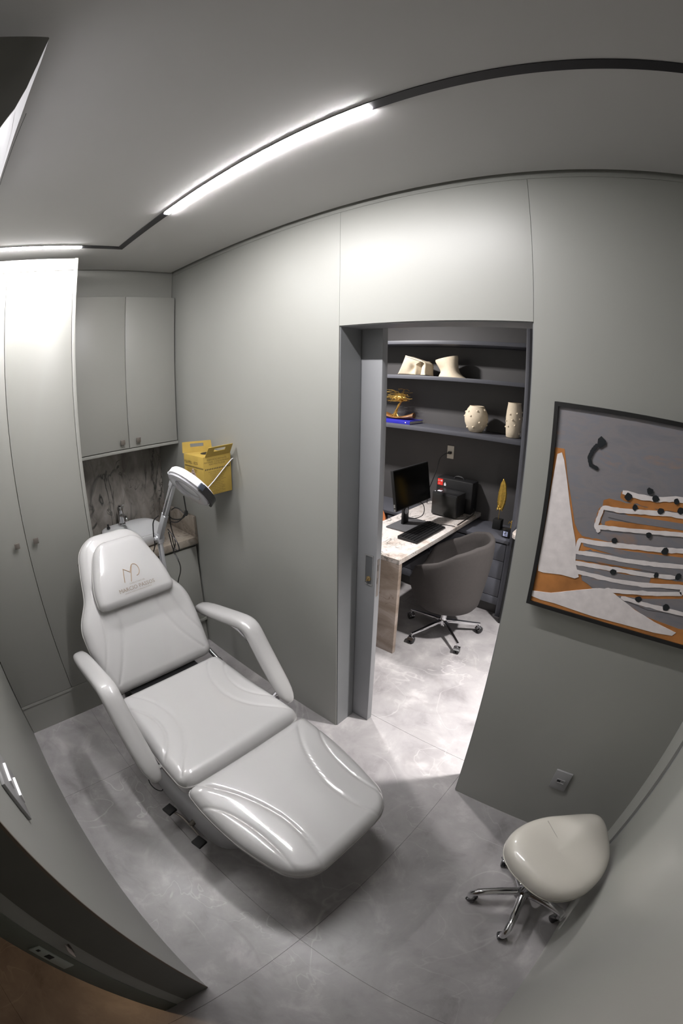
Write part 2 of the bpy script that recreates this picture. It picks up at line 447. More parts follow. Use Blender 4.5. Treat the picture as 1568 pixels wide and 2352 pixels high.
# ================================================================== UPPER CABINET
XU = -2.60
uc = thing('wall_cabinet', 'pale grey two door wall cabinet above the basin', 'cabinet', (-2.76, 0.985, 1.48))
obj('carcass', B(-2.915, XU - 0.021, 0.607, 1.364, 1.503, 2.455), CAB, uc)
obj('bottom_board', B(-2.915, XU + 0.002, 0.607, 1.365, 1.482, 1.5), CAB, uc, bevel=0.001)
obj('fascia', B(XU - 0.085, XU - 0.06, 0.605, 1.365, 2.458, 2.74), CAB, uc)
obj('top_board', B(-2.915, XU - 0.021, 0.607, 1.364, 2.44, 2.458), CAB, uc)
for y0, y1, ky in ((0.608, 1.0055, 0.955), (1.0085, 1.3585, 1.065)):
    dr = obj('door', B(XU - 0.019, XU, y0, y1, 1.505, 2.46), CAB, uc, bevel=0.0012)
    knob(XU, ky, 1.55, dr)

# ================================================================== VANITY
XB = -2.455
vc = thing('vanity_cabinet', 'pale grey base cabinet under the marble worktop', 'cabinet', (-2.68, 0.985, 0))
obj('carcass', B(-2.915, XB - 0.021, 0.607, 1.364, 0.22, 0.795), CAB, vc)
obj('bottom_board', B(-2.915, XB + 0.004, 0.607, 1.362, 0.2, 0.2215), CAB, vc, bevel=0.001)
obj('plinth', B(-2.915, XB - 0.03, 0.607, 1.364, 0, 0.2), CAB, vc)
for y0, y1 in ((0.608, 0.984), (0.987, 1.355)):
    obj('door', B(XB - 0.02, XB, y0, y1, 0.2245, 0.79), CAB, vc, bevel=0.0012)
wt = thing('worktop', 'taupe marble worktop with upstand below the wall cabinet', 'worktop', (-2.68, 0.985, 0.8))
obj('slab', B(-2.919, -2.437, 0.606, 1.366, 0.812, 0.862), MARBLEC, wt, bevel=0.002)
obj('upstand', B(-2.919, -2.437, 1.346, 1.3665, 0.862, 1.005), MARBLEC, wt, bevel=0.001)
struct('trim_3', B(-2.919, -2.906, 1.3457, 1.3675, 1.0055, 1.481), MARBLEW)
obj('marble_backsplash', B(-2.9195, -2.905, 0.606, 1.3455, 0.8625, 1.481), MARBLEW, label='dark veined marble splashback behind the basin tap', cat='backsplash')

# basin: rounded bowl
bx, by = -2.665, 0.985


def sup(cx, cy, a, b, z, n=48, e=3.2):
    r = []
    for k in range(n):
        t = 2 * PI * k / n; c, s = math.cos(t), math.sin(t)
        r.append((cx + a * math.copysign(abs(c) ** (2 / e), c), cy + b * math.copysign(abs(s) ** (2 / e), s), z))
    return r


bs = thing('basin', 'white glazed countertop basin on the taupe marble worktop', 'basin', (bx, by, 0.862))
rg = [sup(bx, by, 0.15, 0.15, 0.8635), sup(bx, by, 0.175, 0.178, 0.88), sup(bx, by, 0.195, 0.2, 0.92), sup(bx, by, 0.2, 0.205, 0.95), sup(bx, by, 0.198, 0.203, 0.957), sup(bx, by, 0.190, 0.195, 0.957)]
rg += [sup(bx + 0.03, by, 0.145, 0.178, 0.945, e=2.6), sup(bx + 0.035, by, 0.12, 0.15, 0.90, e=2.4), sup(bx + 0.035, by, 0.08, 0.1, 0.878, e=2.2), sup(bx + 0.035, by, 0.02, 0.02, 0.873, e=2)]
obj('bowl', MB().rings(rg), CERAMIC, bs, smooth=True, angle=60)
obj('drain', MB().lathe((bx + 0.035, by, 0.8735), [(0.02, 0), (0.02, 0.002), (0.008, 0.004), (0.0001, 0.004)], 20), CHROME, bs, smooth=True)
fx, fy = bx - 0.155, 0.965
fc = thing('basin_tap', 'chrome mixer tap standing on the back rim of the basin', 'tap', (fx, fy, 0.957))
obj('body', MB().lathe((fx, fy, 0.9575), [(0.028, 0), (0.028, 0.006), (0.021, 0.012), (0.020, 0.10), (0.022, 0.115), (0.018, 0.13), (0.002, 0.135)], 24), CHROME, fc, smooth=True)
obj('spout', MB().tube(smoothpath([(fx, fy, 1.02), (fx + 0.06, fy, 1.035), (fx + 0.105, fy, 1.03), (fx + 0.115, fy, 1.005)]), 0.013, 12), CHROME, fc, smooth=True)
obj('lever', MB().obox((fx + 0.035, fy, 1.103), (1, 0, 0.2), (0, 1, 0), (-0.2, 0, 1), 0.045, 0.010, 0.004), CHROME, fc, bevel=0.002)
obj('basin_stopper', MB().lathe((-2.80, 0.852, 0.9575), [(0.012, 0), (0.013, 0.012), (0.006, 0.016), (0.006, 0.024), (0.009, 0.03), (0.002, 0.034)], 18), BLACK, smooth=True,
    label='small black stopper standing on the left rim of the basin', cat='stopper')

# ================================================================== SHARPS BOX + HOLDER
sx0, sx1, sy0, sy1, sz0, sz1 = -2.18, -1.965, 1.174, 1.355, 1.272, 1.486
sb = thing('sharps_box', 'yellow cardboard sharps container hanging on the back wall', 'sharps box', ((sx0 + sx1) / 2, (sy0 + sy1) / 2, sz0))
obj('box_body', B(sx0, sx1, sy0, sy1, sz0, sz1), CARD, sb, bevel=0.0015)
# raised handle flaps (tab with a slot)


def flap(p0, ux, uy, wd_, ht, name):
    p0, ux, uy = Vector(p0), Vector(ux).normalized(), Vector(uy).normalized(); n = ux.cross(uy) * 0.0015
    o_ = [(0, 0), (wd_, 0), (wd_ * 0.98, ht), (wd_ * 0.02, ht)]; i_ = [(wd_ * .28, ht * .5), (wd_ * .72, ht * .5), (wd_ * .72, ht * .8), (wd_ * .28, ht * .8)]
    pts = o_ + i_; vs = [p0 + ux * a + uy * b + n * s for s in (-1, 1) for a, b in pts]; fs = []
    for k in range(4):
        j = (k + 1) % 4
        fs += [(k, j, j + 4, k + 4), (k + 8, k + 12, j + 12, j + 8), (k, k + 8, j + 8, j), (k + 4, j + 4, j + 12, k + 12)]
    obj(name, MB().add(vs, fs), CARD, sb)


flap((sx0 - 0.012, sy0 + 0.0, sz1), (0.07, 0.15, 0.0), (-0.1, 0.0, 1), 0.175, 0.062, 'handle_flap')
flap((sx1 + 0.0, sy0 + 0.012, sz1 - 0.002), (0, 1, 0.02), (0.5, 0, 0.75), 0.165, 0.066, 'handle_flap')
obj('opening_hole', MB().lathe((-2.06, 1.265, sz1), [(0.042, 0), (0.042, 0.0012), (0.0001, 0.0012)], 24), MBLACK, sb)
# printing
mbt = text_mb('FLEXPELL - ECO', 0.021, ((sx0 + sx1) / 2 - 0.025, sy0, 1.438), (1, 0, 0), (0, 0, 1))
for k in range(26):
    x = sx0 + 0.008 + k * 0.0079; mbt.add([(x, sy0 - 0.0007, 1.418), (x + 0.004, sy0 - 0.0007, 1.418), (x + 0.006, sy0 - 0.0007, 1.426), (x + 0.002, sy0 - 0.0007, 1.426)], [(0, 1, 2, 3)])
obj('front_print', mbt, INK, sb)
obj('front_small_print', merge(*[text_mb(s, 0.0105, ((sx0 + sx1) / 2 - 0.02, sy0, 1.404 - 0.0115 * i), (1, 0, 0), (0, 0, 1)) for i, s in enumerate(('COLETOR DE MATERIAL', 'PERFUROCORTANTE'))]), INKS, sb)
dc = (sx0 + 0.10, 1.362)
obj('hazard_diamond', MB().add([(dc[0] - 0.042, sy0 - 0.0007, dc[1]), (dc[0], sy0 - 0.0007, dc[1] - 0.055), (dc[0] + 0.042, sy0 - 0.0007, dc[1]), (dc[0], sy0 - 0.0007, dc[1] + 0.055)], [(0, 1, 2, 3)]), PINKP, sb)
dm = MB()
for a, r0 in ((90, 0.013), (210, 0.013), (330, 0.013)):
    cx, cz = dc[0] + 0.011 * math.cos(math.radians(a)), dc[1] + 0.018 + 0.011 * math.sin(math.radians(a))
    dm.tube([(cx + r0 * .8 * math.cos(t * PI / 6), sy0 - 0.001, cz + r0 * .8 * math.sin(t * PI / 6)) for t in range(12)], 0.0014, 5, closed=True)
dp = [(dc[0] - 0.042, dc[1]), (dc[0], dc[1] - 0.055), (dc[0] + 0.042, dc[1]), (dc[0], dc[1] + 0.055)]
dm.tube([(a, sy0 - 0.001, b) for a, b in dp], 0.0009, 4, closed=True)
dm = merge(dm, text_mb('INFECTANTE', 0.0095, (dc[0], sy0 - 0.0004, dc[1] - 0.012), (1, 0, 0), (0, 0, 1)))
obj('hazard_mark', dm, INK, sb)
lines = ['PERFUROCORTANTE', 'MATERIAL CONTAMINADO', 'NÃO REUTILIZAR']
mm = merge(*[text_mb(s, 0.0135, (sx1, 1.262, 1.462 - 0.0125 * i), (0, 1, 0), (0, 0, 1)) for i, s in enumerate(lines)])
mk = MB()
for k in range(15):
    y = sy0 + 0.008 + k * 0.0112; mk.add([(sx1 + 0.0007, y, 1.412), (sx1 + 0.0007, y + 0.0055, 1.412), (sx1 + 0.0007, y + 0.0078, 1.420), (sx1 + 0.0007, y + 0.0023, 1.420)], [(0, 1, 2, 3)])
obj('side_band', mk, INK, sb)
sm = ['INSTRUÇÕES DE MONTAGEM', '1. Abra a caixa e monte o fundo', '2. Coloque o saco amarelo', '3. Feche as abas laterais', '4. Encaixe a bandeja', '5. Dobre a alça de transporte',
      'ATENÇÃO', 'Não ultrapasse a linha', 'de limite da caixa', 'Mantenha em local seguro', 'Descarte somente agulhas', 'seringas e lâminas', 'CAPACIDADE 7 LITROS', 'Resíduo grupo E']
mm2 = merge(*[text_mb(s, 0.0088, (sx1, 1.262, 1.397 - 0.0093 * i), (0, 1, 0), (0, 0, 1)) for i, s in enumerate(sm)])
obj('side_heading_print', mm, INKS, sb)
obj('side_instruction_print', mm2, INKS, sb)
wh = thing('box_holder', 'white wire bracket holding the yellow sharps box', 'wire bracket', (-1.96, 1.26, 1.26))
obj('wire', MB().tube(smoothpath([(-1.958, 1.366, 1.452), (-1.955, 1.352, 1.452), (-1.955, 1.19, 1.318), (-1.955, 1.168, 1.318), (-2.0, 1.168, 1.318), (-2.18, 1.168, 1.318), (-2.188, 1.172, 1.318), (-2.188, 1.35, 1.452), (-2.19, 1.366, 1.452)], 1), 0.0028, 8), LAMPW, wh, smooth=True)
obj('support_tray', MB().box(-2.17, -1.985, 1.20, 1.366, 1.2665, 1.2705), LAMPW, wh)

# ================================================================== PICTURE
pc = thing('painting', 'abstract grey, ochre and white painting in a black frame right of the opening', 'picture', (0.05, 1.345, 1.19))
fx0, fx1, fz0, fz1 = -0.299, 0.60, 1.187, 1.864
fy0, fy1 = 1.330, 1.366; ft = 0.013
obj('frame', MB().box(fx0, fx1, fy0, fy1, fz0, fz0 + ft).box(fx0, fx1, fy0, fy1, fz1 - ft, fz1).box(fx0, fx0 + ft, fy0, fy1, fz0 + ft, fz1 - ft).box(fx1 - ft, fx1, fy0, fy1, fz0 + ft, fz1 - ft), FRAME, pc)
CY = 1.3365
obj('canvas', B(fx0 + ft, fx1 - ft, CY, fy1 - 0.004, fz0 + ft, fz1 - ft), P_GREY, pc)


LAYN = [0]


def poly(pts, lay):
    LAYN[0] += 1
    y = CY - 0.0006 * lay - 0.00002 * LAYN[0]
    return MB().add([(x, y, z) for x, z in pts] + [(x, CY, z) for x, z in pts], [tuple(range(len(pts)))] + [(i, (i + 1) % len(pts), (i + 1) % len(pts) + len(pts), i + len(pts)) for i in range(len(pts))])


def stroke(pts, wdt, lay, jit=0.12, seed=1):
    rnd = random.Random(seed); pts = [Vector((p[0], p[1])) for p in pts]
    d = []
    for a, b in zip(pts[:-1], pts[1:]):
        for k in range(6): d.append(a.lerp(b, k / 6))
    d.append(pts[-1]); up = []; dn = []
    for i, p in enumerate(d):
        t = (d[min(i + 1, len(d) - 1)] - d[max(i - 1, 0)]).normalized(); n = Vector((-t.y, t.x)); h = wdt * 0.6 * (1 + rnd.uniform(-jit, jit))
        if i in (0, len(d) - 1): h *= .6
        up.append(p + n * h); dn.append(p - n * h * (1 + rnd.uniform(-jit, jit)))
    LAYN[0] += 1
    y = CY - 0.0006 * lay - 0.00002 * LAYN[0]; n = len(d)
    return MB().add([(p.x, y, p.y) for p in up + dn], [(i, i + 1, n + i + 1, n + i) for i in range(n - 1)])


L0 = fx0 + ft; BZ = fz0 + ft
og = merge(poly([(L0, 1.724), (-0.255, 1.724), (-0.235, 1.64), (-0.205, 1.55), (-0.188, 1.50), (-0.172, 1.478), (-0.150, 1.462), (-0.135, 1.452), (-0.13, 1.33), (-0.077, 1.30), (-0.02, 1.305), (0.03, 1.29), (0.12, 1.26), (0.25, 1.25), (0.40, 1.27), (0.585, 1.28), (0.585, BZ), (L0, BZ)], 1))
og = merge(og, stroke([(-0.056, 1.621), (0.03, 1.617), (0.09, 1.618), (0.2, 1.63), (0.4, 1.64)], 0.026, 1), stroke([(-0.108, 1.583), (0.0, 1.582), (0.1, 1.585), (0.22, 1.59), (0.5, 1.60)], 0.03, 1),
           stroke([(-0.108, 1.57), (-0.115, 1.52), (-0.1, 1.505)], 0.016, 1), stroke([(-0.09, 1.522), (0.02, 1.535), (0.12, 1.545), (0.22, 1.555), (0.5, 1.57)], 0.02, 1),
           stroke([(-0.162, 1.445), (-0.1, 1.448), (0.0, 1.453), (0.1, 1.468), (0.25, 1.485), (0.5, 1.5)], 0.034, 1), stroke([(-0.162, 1.44), (-0.16, 1.41)], 0.02, 1),
           stroke([(-0.1, 1.402), (0.02, 1.408), (0.12, 1.43), (0.22, 1.445), (0.5, 1.46)], 0.016, 1),
           stroke([(-0.17, 1.372), (-0.1, 1.378), (-0.03, 1.382), (0.05, 1.388)], 0.02, 1), stroke([(0.02, 1.362), (0.12, 1.385), (0.22, 1.395), (0.5, 1.42)], 0.016, 1),
           stroke([(-0.05, 1.308), (0.05, 1.318), (0.15, 1.335), (0.23, 1.36)], 0.018, 1))
obj('ochre_paint', og, P_ORG, pc)
gr = merge(poly([(-0.165, 1.405), (-0.13, 1.425), (0.0, 1.436), (0.2, 1.462), (0.5, 1.48), (0.5, 1.44), (0.2, 1.415), (0.05, 1.408), (-0.1, 1.394), (-0.17, 1.385)], 2),
           poly([(-0.15, 1.452), (0.0, 1.455), (0.2, 1.48), (0.5, 1.50), (0.5, 1.47), (0.2, 1.452), (0.0, 1.432), (-0.145, 1.436)], 2),
           poly([(-0.13, 1.345), (-0.02, 1.35), (0.12, 1.365), (0.22, 1.37), (0.1, 1.33), (0.02, 1.318), (-0.077, 1.308), (-0.125, 1.322)], 2),
           poly([(-0.165, 1.37), (-0.1, 1.372), (0.02, 1.38), (0.1, 1.392), (0.1, 1.372), (-0.05, 1.352), (-0.165, 1.352)], 2),
           poly([(0.0, 1.302), (0.1, 1.318), (0.23, 1.352), (0.5, 1.40), (0.5, 1.32), (0.25, 1.30), (0.12, 1.285)], 2),
           poly([(-0.085, 1.556), (0.0, 1.566), (0.2, 1.582), (0.5, 1.6), (0.5, 1.58), (0.2, 1.562), (0.0, 1.545), (-0.085, 1.545)], 2))
obj('grey_paint', gr, P_GREY, pc)
wh_ = merge(poly([(-0.276, 1.705), (-0.262, 1.712), (-0.252, 1.69), (-0.236, 1.635), (-0.215, 1.56), (-0.192, 1.49), (-0.176, 1.45), (-0.166, 1.412), (-0.160, 1.375), (-0.150, 1.355), (-0.138, 1.330), (-0.150, 1.322), (-0.20, 1.322), (-0.262, 1.312), (-0.281, 1.313), (-0.285, 1.34), (-0.284, 1.50), (-0.282, 1.60), (-0.279, 1.66)], 3),
            poly([(L0, 1.237), (-0.22, 1.248), (-0.13, 1.285), (-0.06, 1.312), (-0.031, 1.317), (0.0, 1.305), (0.08, 1.272), (0.16, 1.25), (0.245, 1.235), (0.235, 1.221), (0.17, 1.214), (0.1, 1.213), (0.02, 1.211), (-0.06, 1.209), (-0.14, 1.212), (-0.2, 1.215), (-0.25, 1.213), (L0, 1.217)], 3))
wh_ = merge(wh_, stroke([(-0.052, 1.63), (0.0, 1.627), (0.06, 1.63), (0.12, 1.645), (0.2, 1.652), (0.4, 1.66)], 0.013, 3, seed=2), stroke([(-0.108, 1.571), (-0.05, 1.573), (0.03, 1.585), (0.1, 1.596), (0.2, 1.603), (0.5, 1.62)], 0.012, 3, seed=3),
            stroke([(-0.106, 1.572), (-0.113, 1.54), (-0.117, 1.508), (-0.103, 1.492)], 0.011, 3, seed=4), stroke([(-0.112, 1.508), (-0.04, 1.516), (0.06, 1.53), (0.16, 1.546), (0.3, 1.555), (0.5, 1.565)], 0.011, 3, seed=5),
            stroke([(-0.165, 1.452), (-0.1, 1.456), (0.0, 1.47), (0.1, 1.484), (0.19, 1.5), (0.5, 1.52)], 0.013, 3, seed=6), stroke([(-0.162, 1.455), (-0.165, 1.405)], 0.012, 3, seed=7),
            stroke([(-0.164, 1.41), (-0.1, 1.418), (0.0, 1.424), (0.1, 1.436), (0.2, 1.452), (0.5, 1.47)], 0.012, 3, seed=8), stroke([(-0.175, 1.352), (-0.164, 1.378)], 0.016, 3, seed=9),
            stroke([(-0.17, 1.374), (-0.1, 1.38), (-0.02, 1.388), (0.08, 1.396), (0.18, 1.412)], 0.012, 3, seed=10), stroke([(-0.172, 1.346), (-0.1, 1.348), (-0.02, 1.35), (0.08, 1.362), (0.2, 1.386), (0.5, 1.42)], 0.012, 3, seed=11),
            stroke([(0.215, 1.388), (0.218, 1.366), (0.12, 1.342), (0.02, 1.322), (-0.04, 1.312)], 0.012, 3, seed=12), stroke([(0.02, 1.302), (0.1, 1.3), (0.18, 1.302), (0.26, 1.303), (0.45, 1.31)], 0.012, 3, seed=13))
obj('white_paint', wh_, P_WHT, pc)
rnd = random.Random(5)
for x, z in [(0.034, 1.65), (-0.031, 1.621), (0.056, 1.633), (-0.005, 1.593), (0.08, 1.6), (0.124, 1.639), (0.144, 1.615), (0.058, 1.521), (-0.048, 1.478), (0.123, 1.484), (-0.028, 1.378), (0.115, 1.404), (0.189, 1.418), (0.08, 1.312), (0.181, 1.31), (0.26, 1.52), (0.33, 1.42), (0.3, 1.63)]:
    n = 9; s = rnd.uniform(.009, .0125)
    bk = MB(); bk.add([(x + s * rnd.uniform(.75, 1.15) * math.cos(2 * PI * k / n), CY - .0036, z + s * rnd.uniform(.8, 1.15) * math.sin(2 * PI * k / n)) for k in range(n)], [tuple(range(n))]); obj('black_dab', bk, P_BLK, pc)
bk = merge(stroke([(-0.150, 1.755), (-0.165, 1.735), (-0.173, 1.71), (-0.165, 1.69), (-0.14, 1.683)], 0.0105, 4, seed=20))
bk.add([(x, CY - .0036, z) for x, z in ((-0.152, 1.772), (-0.142, 1.782), (-0.126, 1.77), (-0.125, 1.76), (-0.142, 1.745), (-0.152, 1.75))], [(0, 1, 2, 3, 4, 5)])
obj('black_stroke', bk, P_BLK, pc)

# socket (right), switch plate (near wall)
so = thing('wall_socket', 'grey wall socket plate low on the wall under the painting', 'wall socket', (0.078, 1.364, 0.33))
obj('plate', B(0.038, 0.117, 1.358, 1.3675, 0.33, 0.452), PLATEG, so, bevel=0.002)
obj('socket_insert', MB().box(0.058, 0.098, 1.355, 1.3585, 0.376, 0.381).box(0.058, 0.098, 1.355, 1.3585, 0.398, 0.403).box(0.058, 0.061, 1.355, 1.3585, 0.381, 0.398).box(0.095, 0.098, 1.355, 1.3585, 0.381, 0.398), PLATEG, so)
obj('socket_holes', MB().box(0.062, 0.078, 1.3572, 1.3582, 0.383, 0.396), MBLACK, so)
sw = thing('switch_plate', 'grey switch plate with two rockers on the near left wall', 'light switch', (-0.72, -0.16, 1.165))
obj('plate', B(-0.79, -0.648, YN + 0.0005, YN + 0.009, 1.165, 1.285), PLATEG, sw, bevel=0.002)
for z in (1.236, 1.188):
    obj('rocker', MB().prism([(YN + 0.009, z - 0.02), (YN + 0.011, z - 0.02), (YN + 0.015, z + 0.004), (YN + 0.009, z + 0.005)], 0, -0.753, -0.697), LAMPW, sw)
# strike plate + key in the near doorway
sp = thing('strike_plate', 'steel strike plate screwed to the doorway lining at lower left', 'strike plate', (-0.476, -0.355, 0.82))
obj('plate', B(-0.4755, -0.4725, -0.374, -0.342, 0.82, 0.985), mat('zinc strike plate', (0.40, 0.44, 0.40), 0.35, 0.3), sp, bevel=0.0008)
for hb_ in ((-0.366, -0.350, 0.905, 0.93), (-0.362, -0.353, 0.962, 0.972)):
    obj('latch_hole', B(-0.4727, -0.4715, *hb_), MBLACK, sp)
ky = thing('key', 'small silver key sticking out of the dark doorway rebate', 'key', (-0.47, -0.29, 0.93))
obj('key_bow', MB().obox((-0.452, -0.289, 0.947), (1, 0, 0.2), (0, 1, 0), (-0.2, 0, 1), 0.012, 0.0015, 0.013), mat('nickel key', (0.6, 0.52, 0.48), 0.3, 0.3), ky, bevel=0.0014)
obj('key_blade', B(-0.478, -0.456, -0.291, -0.287, 0.925, 0.932), STEEL, ky)

# ================================================================== AIR CONDITIONER
ac = thing('air_conditioner', 'white split air conditioner high on the near wall, upper left corner', 'air conditioner', (-1.1, -0.05, 2.33))
prof = [(YN + 0.002, 2.575), (0.00, 2.579), (0.020, 2.579), (0.0225, 2.575), (0.0235, 2.50), (0.0215, 2.44), (0.014, 2.39), (-0.002, 2.345), (-0.03, 2.315), (-0.08, 2.30), (YN + 0.002, 2.30)]
rr = []
nx = 24
for i in range(nx + 1):
    t = i / nx; x = -0.672 - 0.86 * t; bul = 0.016 * (1 - (2 * t - 1) ** 4)
    rr.append([(x, (y + bul * (1 if y > -0.1 else 0)), z) for y, z in prof])
obj('housing', MB().rings(rr), LAMPW, ac, smooth=True, angle=35)
obj('shaded_end_face', MB().prism([(y_, z_) for y_, z_ in prof], 0, -0.6719, -0.668), mat('end face grey with painted shade', (0.15, 0.147, 0.135), 0.5), ac, bevel=.001)  # thin plate over the unlit end, its shade put into the grey colour
obj('panel_seam', MB().box(-1.51, -0.70, 0.0385, 0.0395, 2.40, 2.402), DARKGAP, ac)

# ================================================================== TREATMENT CHAIR
YC = 0.617


def interp(tab, s):
    return float(np.interp(s, [a for a, _ in tab], [b for _, b in tab]))


def smooth_tab(tab, s):
    # smooth by averaging
    return sum(interp(tab, s + d) for d in (-.03, -.015, 0, .015, .03)) / 5


def cushion(O, u, S_, wt_, yc, T, re, cr0, cr1, seams, crown=0.01, ns=120, nt=100, deep=0.004, bow=None):
    """O origin at s=0 (x,z); u direction in xz; normal = u rotated; returns MB and rim loop"""
    u = Vector((u[0], 0, u[1])).normalized(); n = Vector((-u.z, 0, u.x))
    if n.z < 0: n = -n
    O = Vector((O[0], 0, O[1]))

    def W(s):
        w_ = smooth_tab(wt_, s)
        for e, r in ((s, cr0), (S_ - s, cr1)):
            if e < r: w_ -= r - math.sqrt(max(r * r - (r - max(e, 0)) ** 2, 0))
        return w_
    a = np.linspace(-1, 1, ns); sv = (np.sin(a * PI / 2) * 0.55 + a * 0.45) * 0.5 + 0.5
    b = np.linspace(-1, 1, nt); tv = np.sin(b * PI / 2) * 0.45 + b * 0.55
    Wv = np.array([W(s * S_) for s in sv])
    s = sv[:, None] * S_ * np.ones((1, nt)); y = Wv[:, None] * tv[None, :]
    dy = Wv[:, None] - np.abs(y); de = np.minimum(s, S_ - s)
    # smooth min distance to the edge
    k = re * 0.6
    h = np.clip(0.5 + 0.5 * (dy - de) / k, 0, 1); d = dy * (1 - h) + de * h - k * h * (1 - h); d = np.clip(d, 0, None)
    q = np.clip(1 - d / re, 0, 1); z = T - re + re * np.sqrt(np.clip(1 - q ** 2, 0, 1))
    dd = np.clip(d / 0.22, 0, 1); z = z + crown * (1 - (1 - dd) ** 2)
    dist = np.full(s.shape, 9.0)
    for pl in seams:
        pl = np.array(pl, float); pl2 = [pl[0]]
        P_ = smoothpath([(p[0], p[1] - yc, 0) for p in pl], 3)
        for p, q2 in zip(P_[:-1], P_[1:]):
            ax, ay, bx_, by_ = p.x, p.y, q2.x, q2.y
            L2 = (bx_ - ax) ** 2 + (by_ - ay) ** 2 + 1e-12
            t = np.clip(((s - ax) * (bx_ - ax) + (y - ay) * (by_ - ay)) / L2, 0, 1)
            dist = np.minimum(dist, np.hypot(s - ax - t * (bx_ - ax), y - ay - t * (by_ - ay)))
    z = z - deep * np.exp(-(dist / 0.0042) ** 2) - 0.4 * deep * np.exp(-(dist / 0.014) ** 2)
    mb = MB(); vs = []
    for i in range(ns):
        for j in range(nt):
            p = O + u * s[i, j] + n * (z[i, j] - T); vs.append((p.x, p.y + yc + y[i, j], p.z))
    fs = [(i * nt + j, i * nt + j + 1, (i + 1) * nt + j + 1, (i + 1) * nt + j) for i in range(ns - 1) for j in range(nt - 1)]
    loop = [i * nt for i in range(ns)] + [(ns - 1) * nt + j for j in range(1, nt)] + [i * nt + nt - 1 for i in range(ns - 2, -1, -1)] + [j for j in range(nt - 2, 0, -1)]
    rim = [Vector(vs[i]) for i in loop]
    cen = sum(rim, Vector()) / len(rim)
    prev = loop; base = len(vs)
    for dn, ins in ((T - re - 0.012, 0.0), (T - re - 0.003, 0.004), (T - re, 0.012)):
        dn = dn
        ring = []
        for p in rim:
            dirc = (p - cen); dirc -= n * dirc.dot(n); dirc.normalize()
            q_ = p - n * dn - dirc * ins; ring.append(len(vs)); vs.append((q_.x, q_.y, q_.z))
        m = len(loop)
        fs += [(prev[i], ring[i], ring[(i + 1) % m], prev[(i + 1) % m]) for i in range(m)]
        prev = ring
    fs.append(tuple(prev))
    mb.add(vs, fs)
    pipe = [p - n * 0.002 + (p - cen).normalized() * 0.0005 for p in rim]
    # decimate the rim for the piping
    out = [pipe[0]]
    for p in pipe[1:]:
        if (p - out[-1]).length > 0.012: out.append(p)
    return mb, out, u, n


def mir(seams): return seams + [[(a, 2 * YC - b) for a, b in s] for s in seams]


tc = thing('treatment_chair', 'white vinyl reclining treatment chair with padded armrests', 'treatment chair', (-1.25, YC, 0))
seat_seams = mir([[(0.03, .842), (0.10, .79), (.2, .751), (.322, .746), (.425, .784), (.50, .85), (.56, .90)], [(.095, .90), (.14, .86), (.221, .824), (.323, .823), (.40, .86), (.459, .918)]])
SU = (1.0, -0.02)
mb, rim, u, n = cushion((-1.605, 0.585), SU, 0.602, [(0, .285), (.06, .296), (.25, .297), (.45, .307), (.6, .307)], YC, 0.10, 0.045, 0.035, 0.05, seat_seams)
st = obj('seat_cushion', mb, VINYL, tc, smooth=True, angle=80)
obj('piping', MB().tube(rim, 0.0022, 6, closed=True), PIPING, st, smooth=True)
leg_seams = mir([[(0.0, .89), (.06, .84), (.145, .782), (.279, .733), (.377, .727), (.47, .74), (.54, .765)], [(.075, .945), (.13, .89), (.197, .855), (.302, .833), (.40, .832), (.50, .85)]])
mb, rim, u, n = cushion((-0.99, 0.572), (0.52, -0.09), 0.548, [(0, .303), (.1, .308), (.2, .305), (.3, .296), (.4, .276), (.5, .25), (.55, .235)], YC, 0.085, 0.045, 0.03, 0.10, leg_seams)
lc = obj('leg_cushion', mb, VINYL, tc, smooth=True, angle=80)
obj('piping', MB().tube(rim, 0.0022, 6, closed=True), PIPING, lc, smooth=True)
BU = (-.445, .6)
back_seams = mir([[(.50, .745), (.40, .728), (.30, .733), (.244, .743), (.14, .79), (.042, .858)], [(.50, .80), (.385, .801), (.256, .826), (.18, .86), (.12, .895)]])
mb, rim, u, nB = cushion((-1.605, 0.592), BU, 0.762, [(0, .287), (.05, .293), (.15, .302), (.25, .308), (.34, .305), (.40, .275), (.44, .243), (.48, .228), (.55, .215), (.62, .2), (.70, .178), (.762, .15)], YC, 0.085, 0.045, 0.04, 0.09, back_seams)
bc = obj('back_cushion', mb, VINYL, tc, smooth=True, angle=80)
obj('piping', MB().tube(rim, 0.0022, 6, closed=True), PIPING, bc, smooth=True)
# headrest pillow lies on the back cushion
uB = Vector((BU[0], 0, BU[1])).normalized()
hO = Vector((-1.605, 0, 0.592)) + nB * 0.062 + uB * 0.372
mb, rim, u, n = cushion((hO.x, hO.z), BU, 0.322, [(0, .207), (.05, .207), (.12, .198), (.2, .170), (.28, .138), (.322, .12)], 0.632, 0.058, 0.032, 0.035, 0.055, [], crown=0.006, ns=60, nt=60)
hp = obj('headrest', mb, VINYL, tc, smooth=True, angle=80)
obj('piping', MB().tube(rim, 0.002, 6, closed=True), PIPING, hp, smooth=True)


def hpt(s, y, off=0.0065): return hO + u * s + n * off + Vector((0, y, 0))


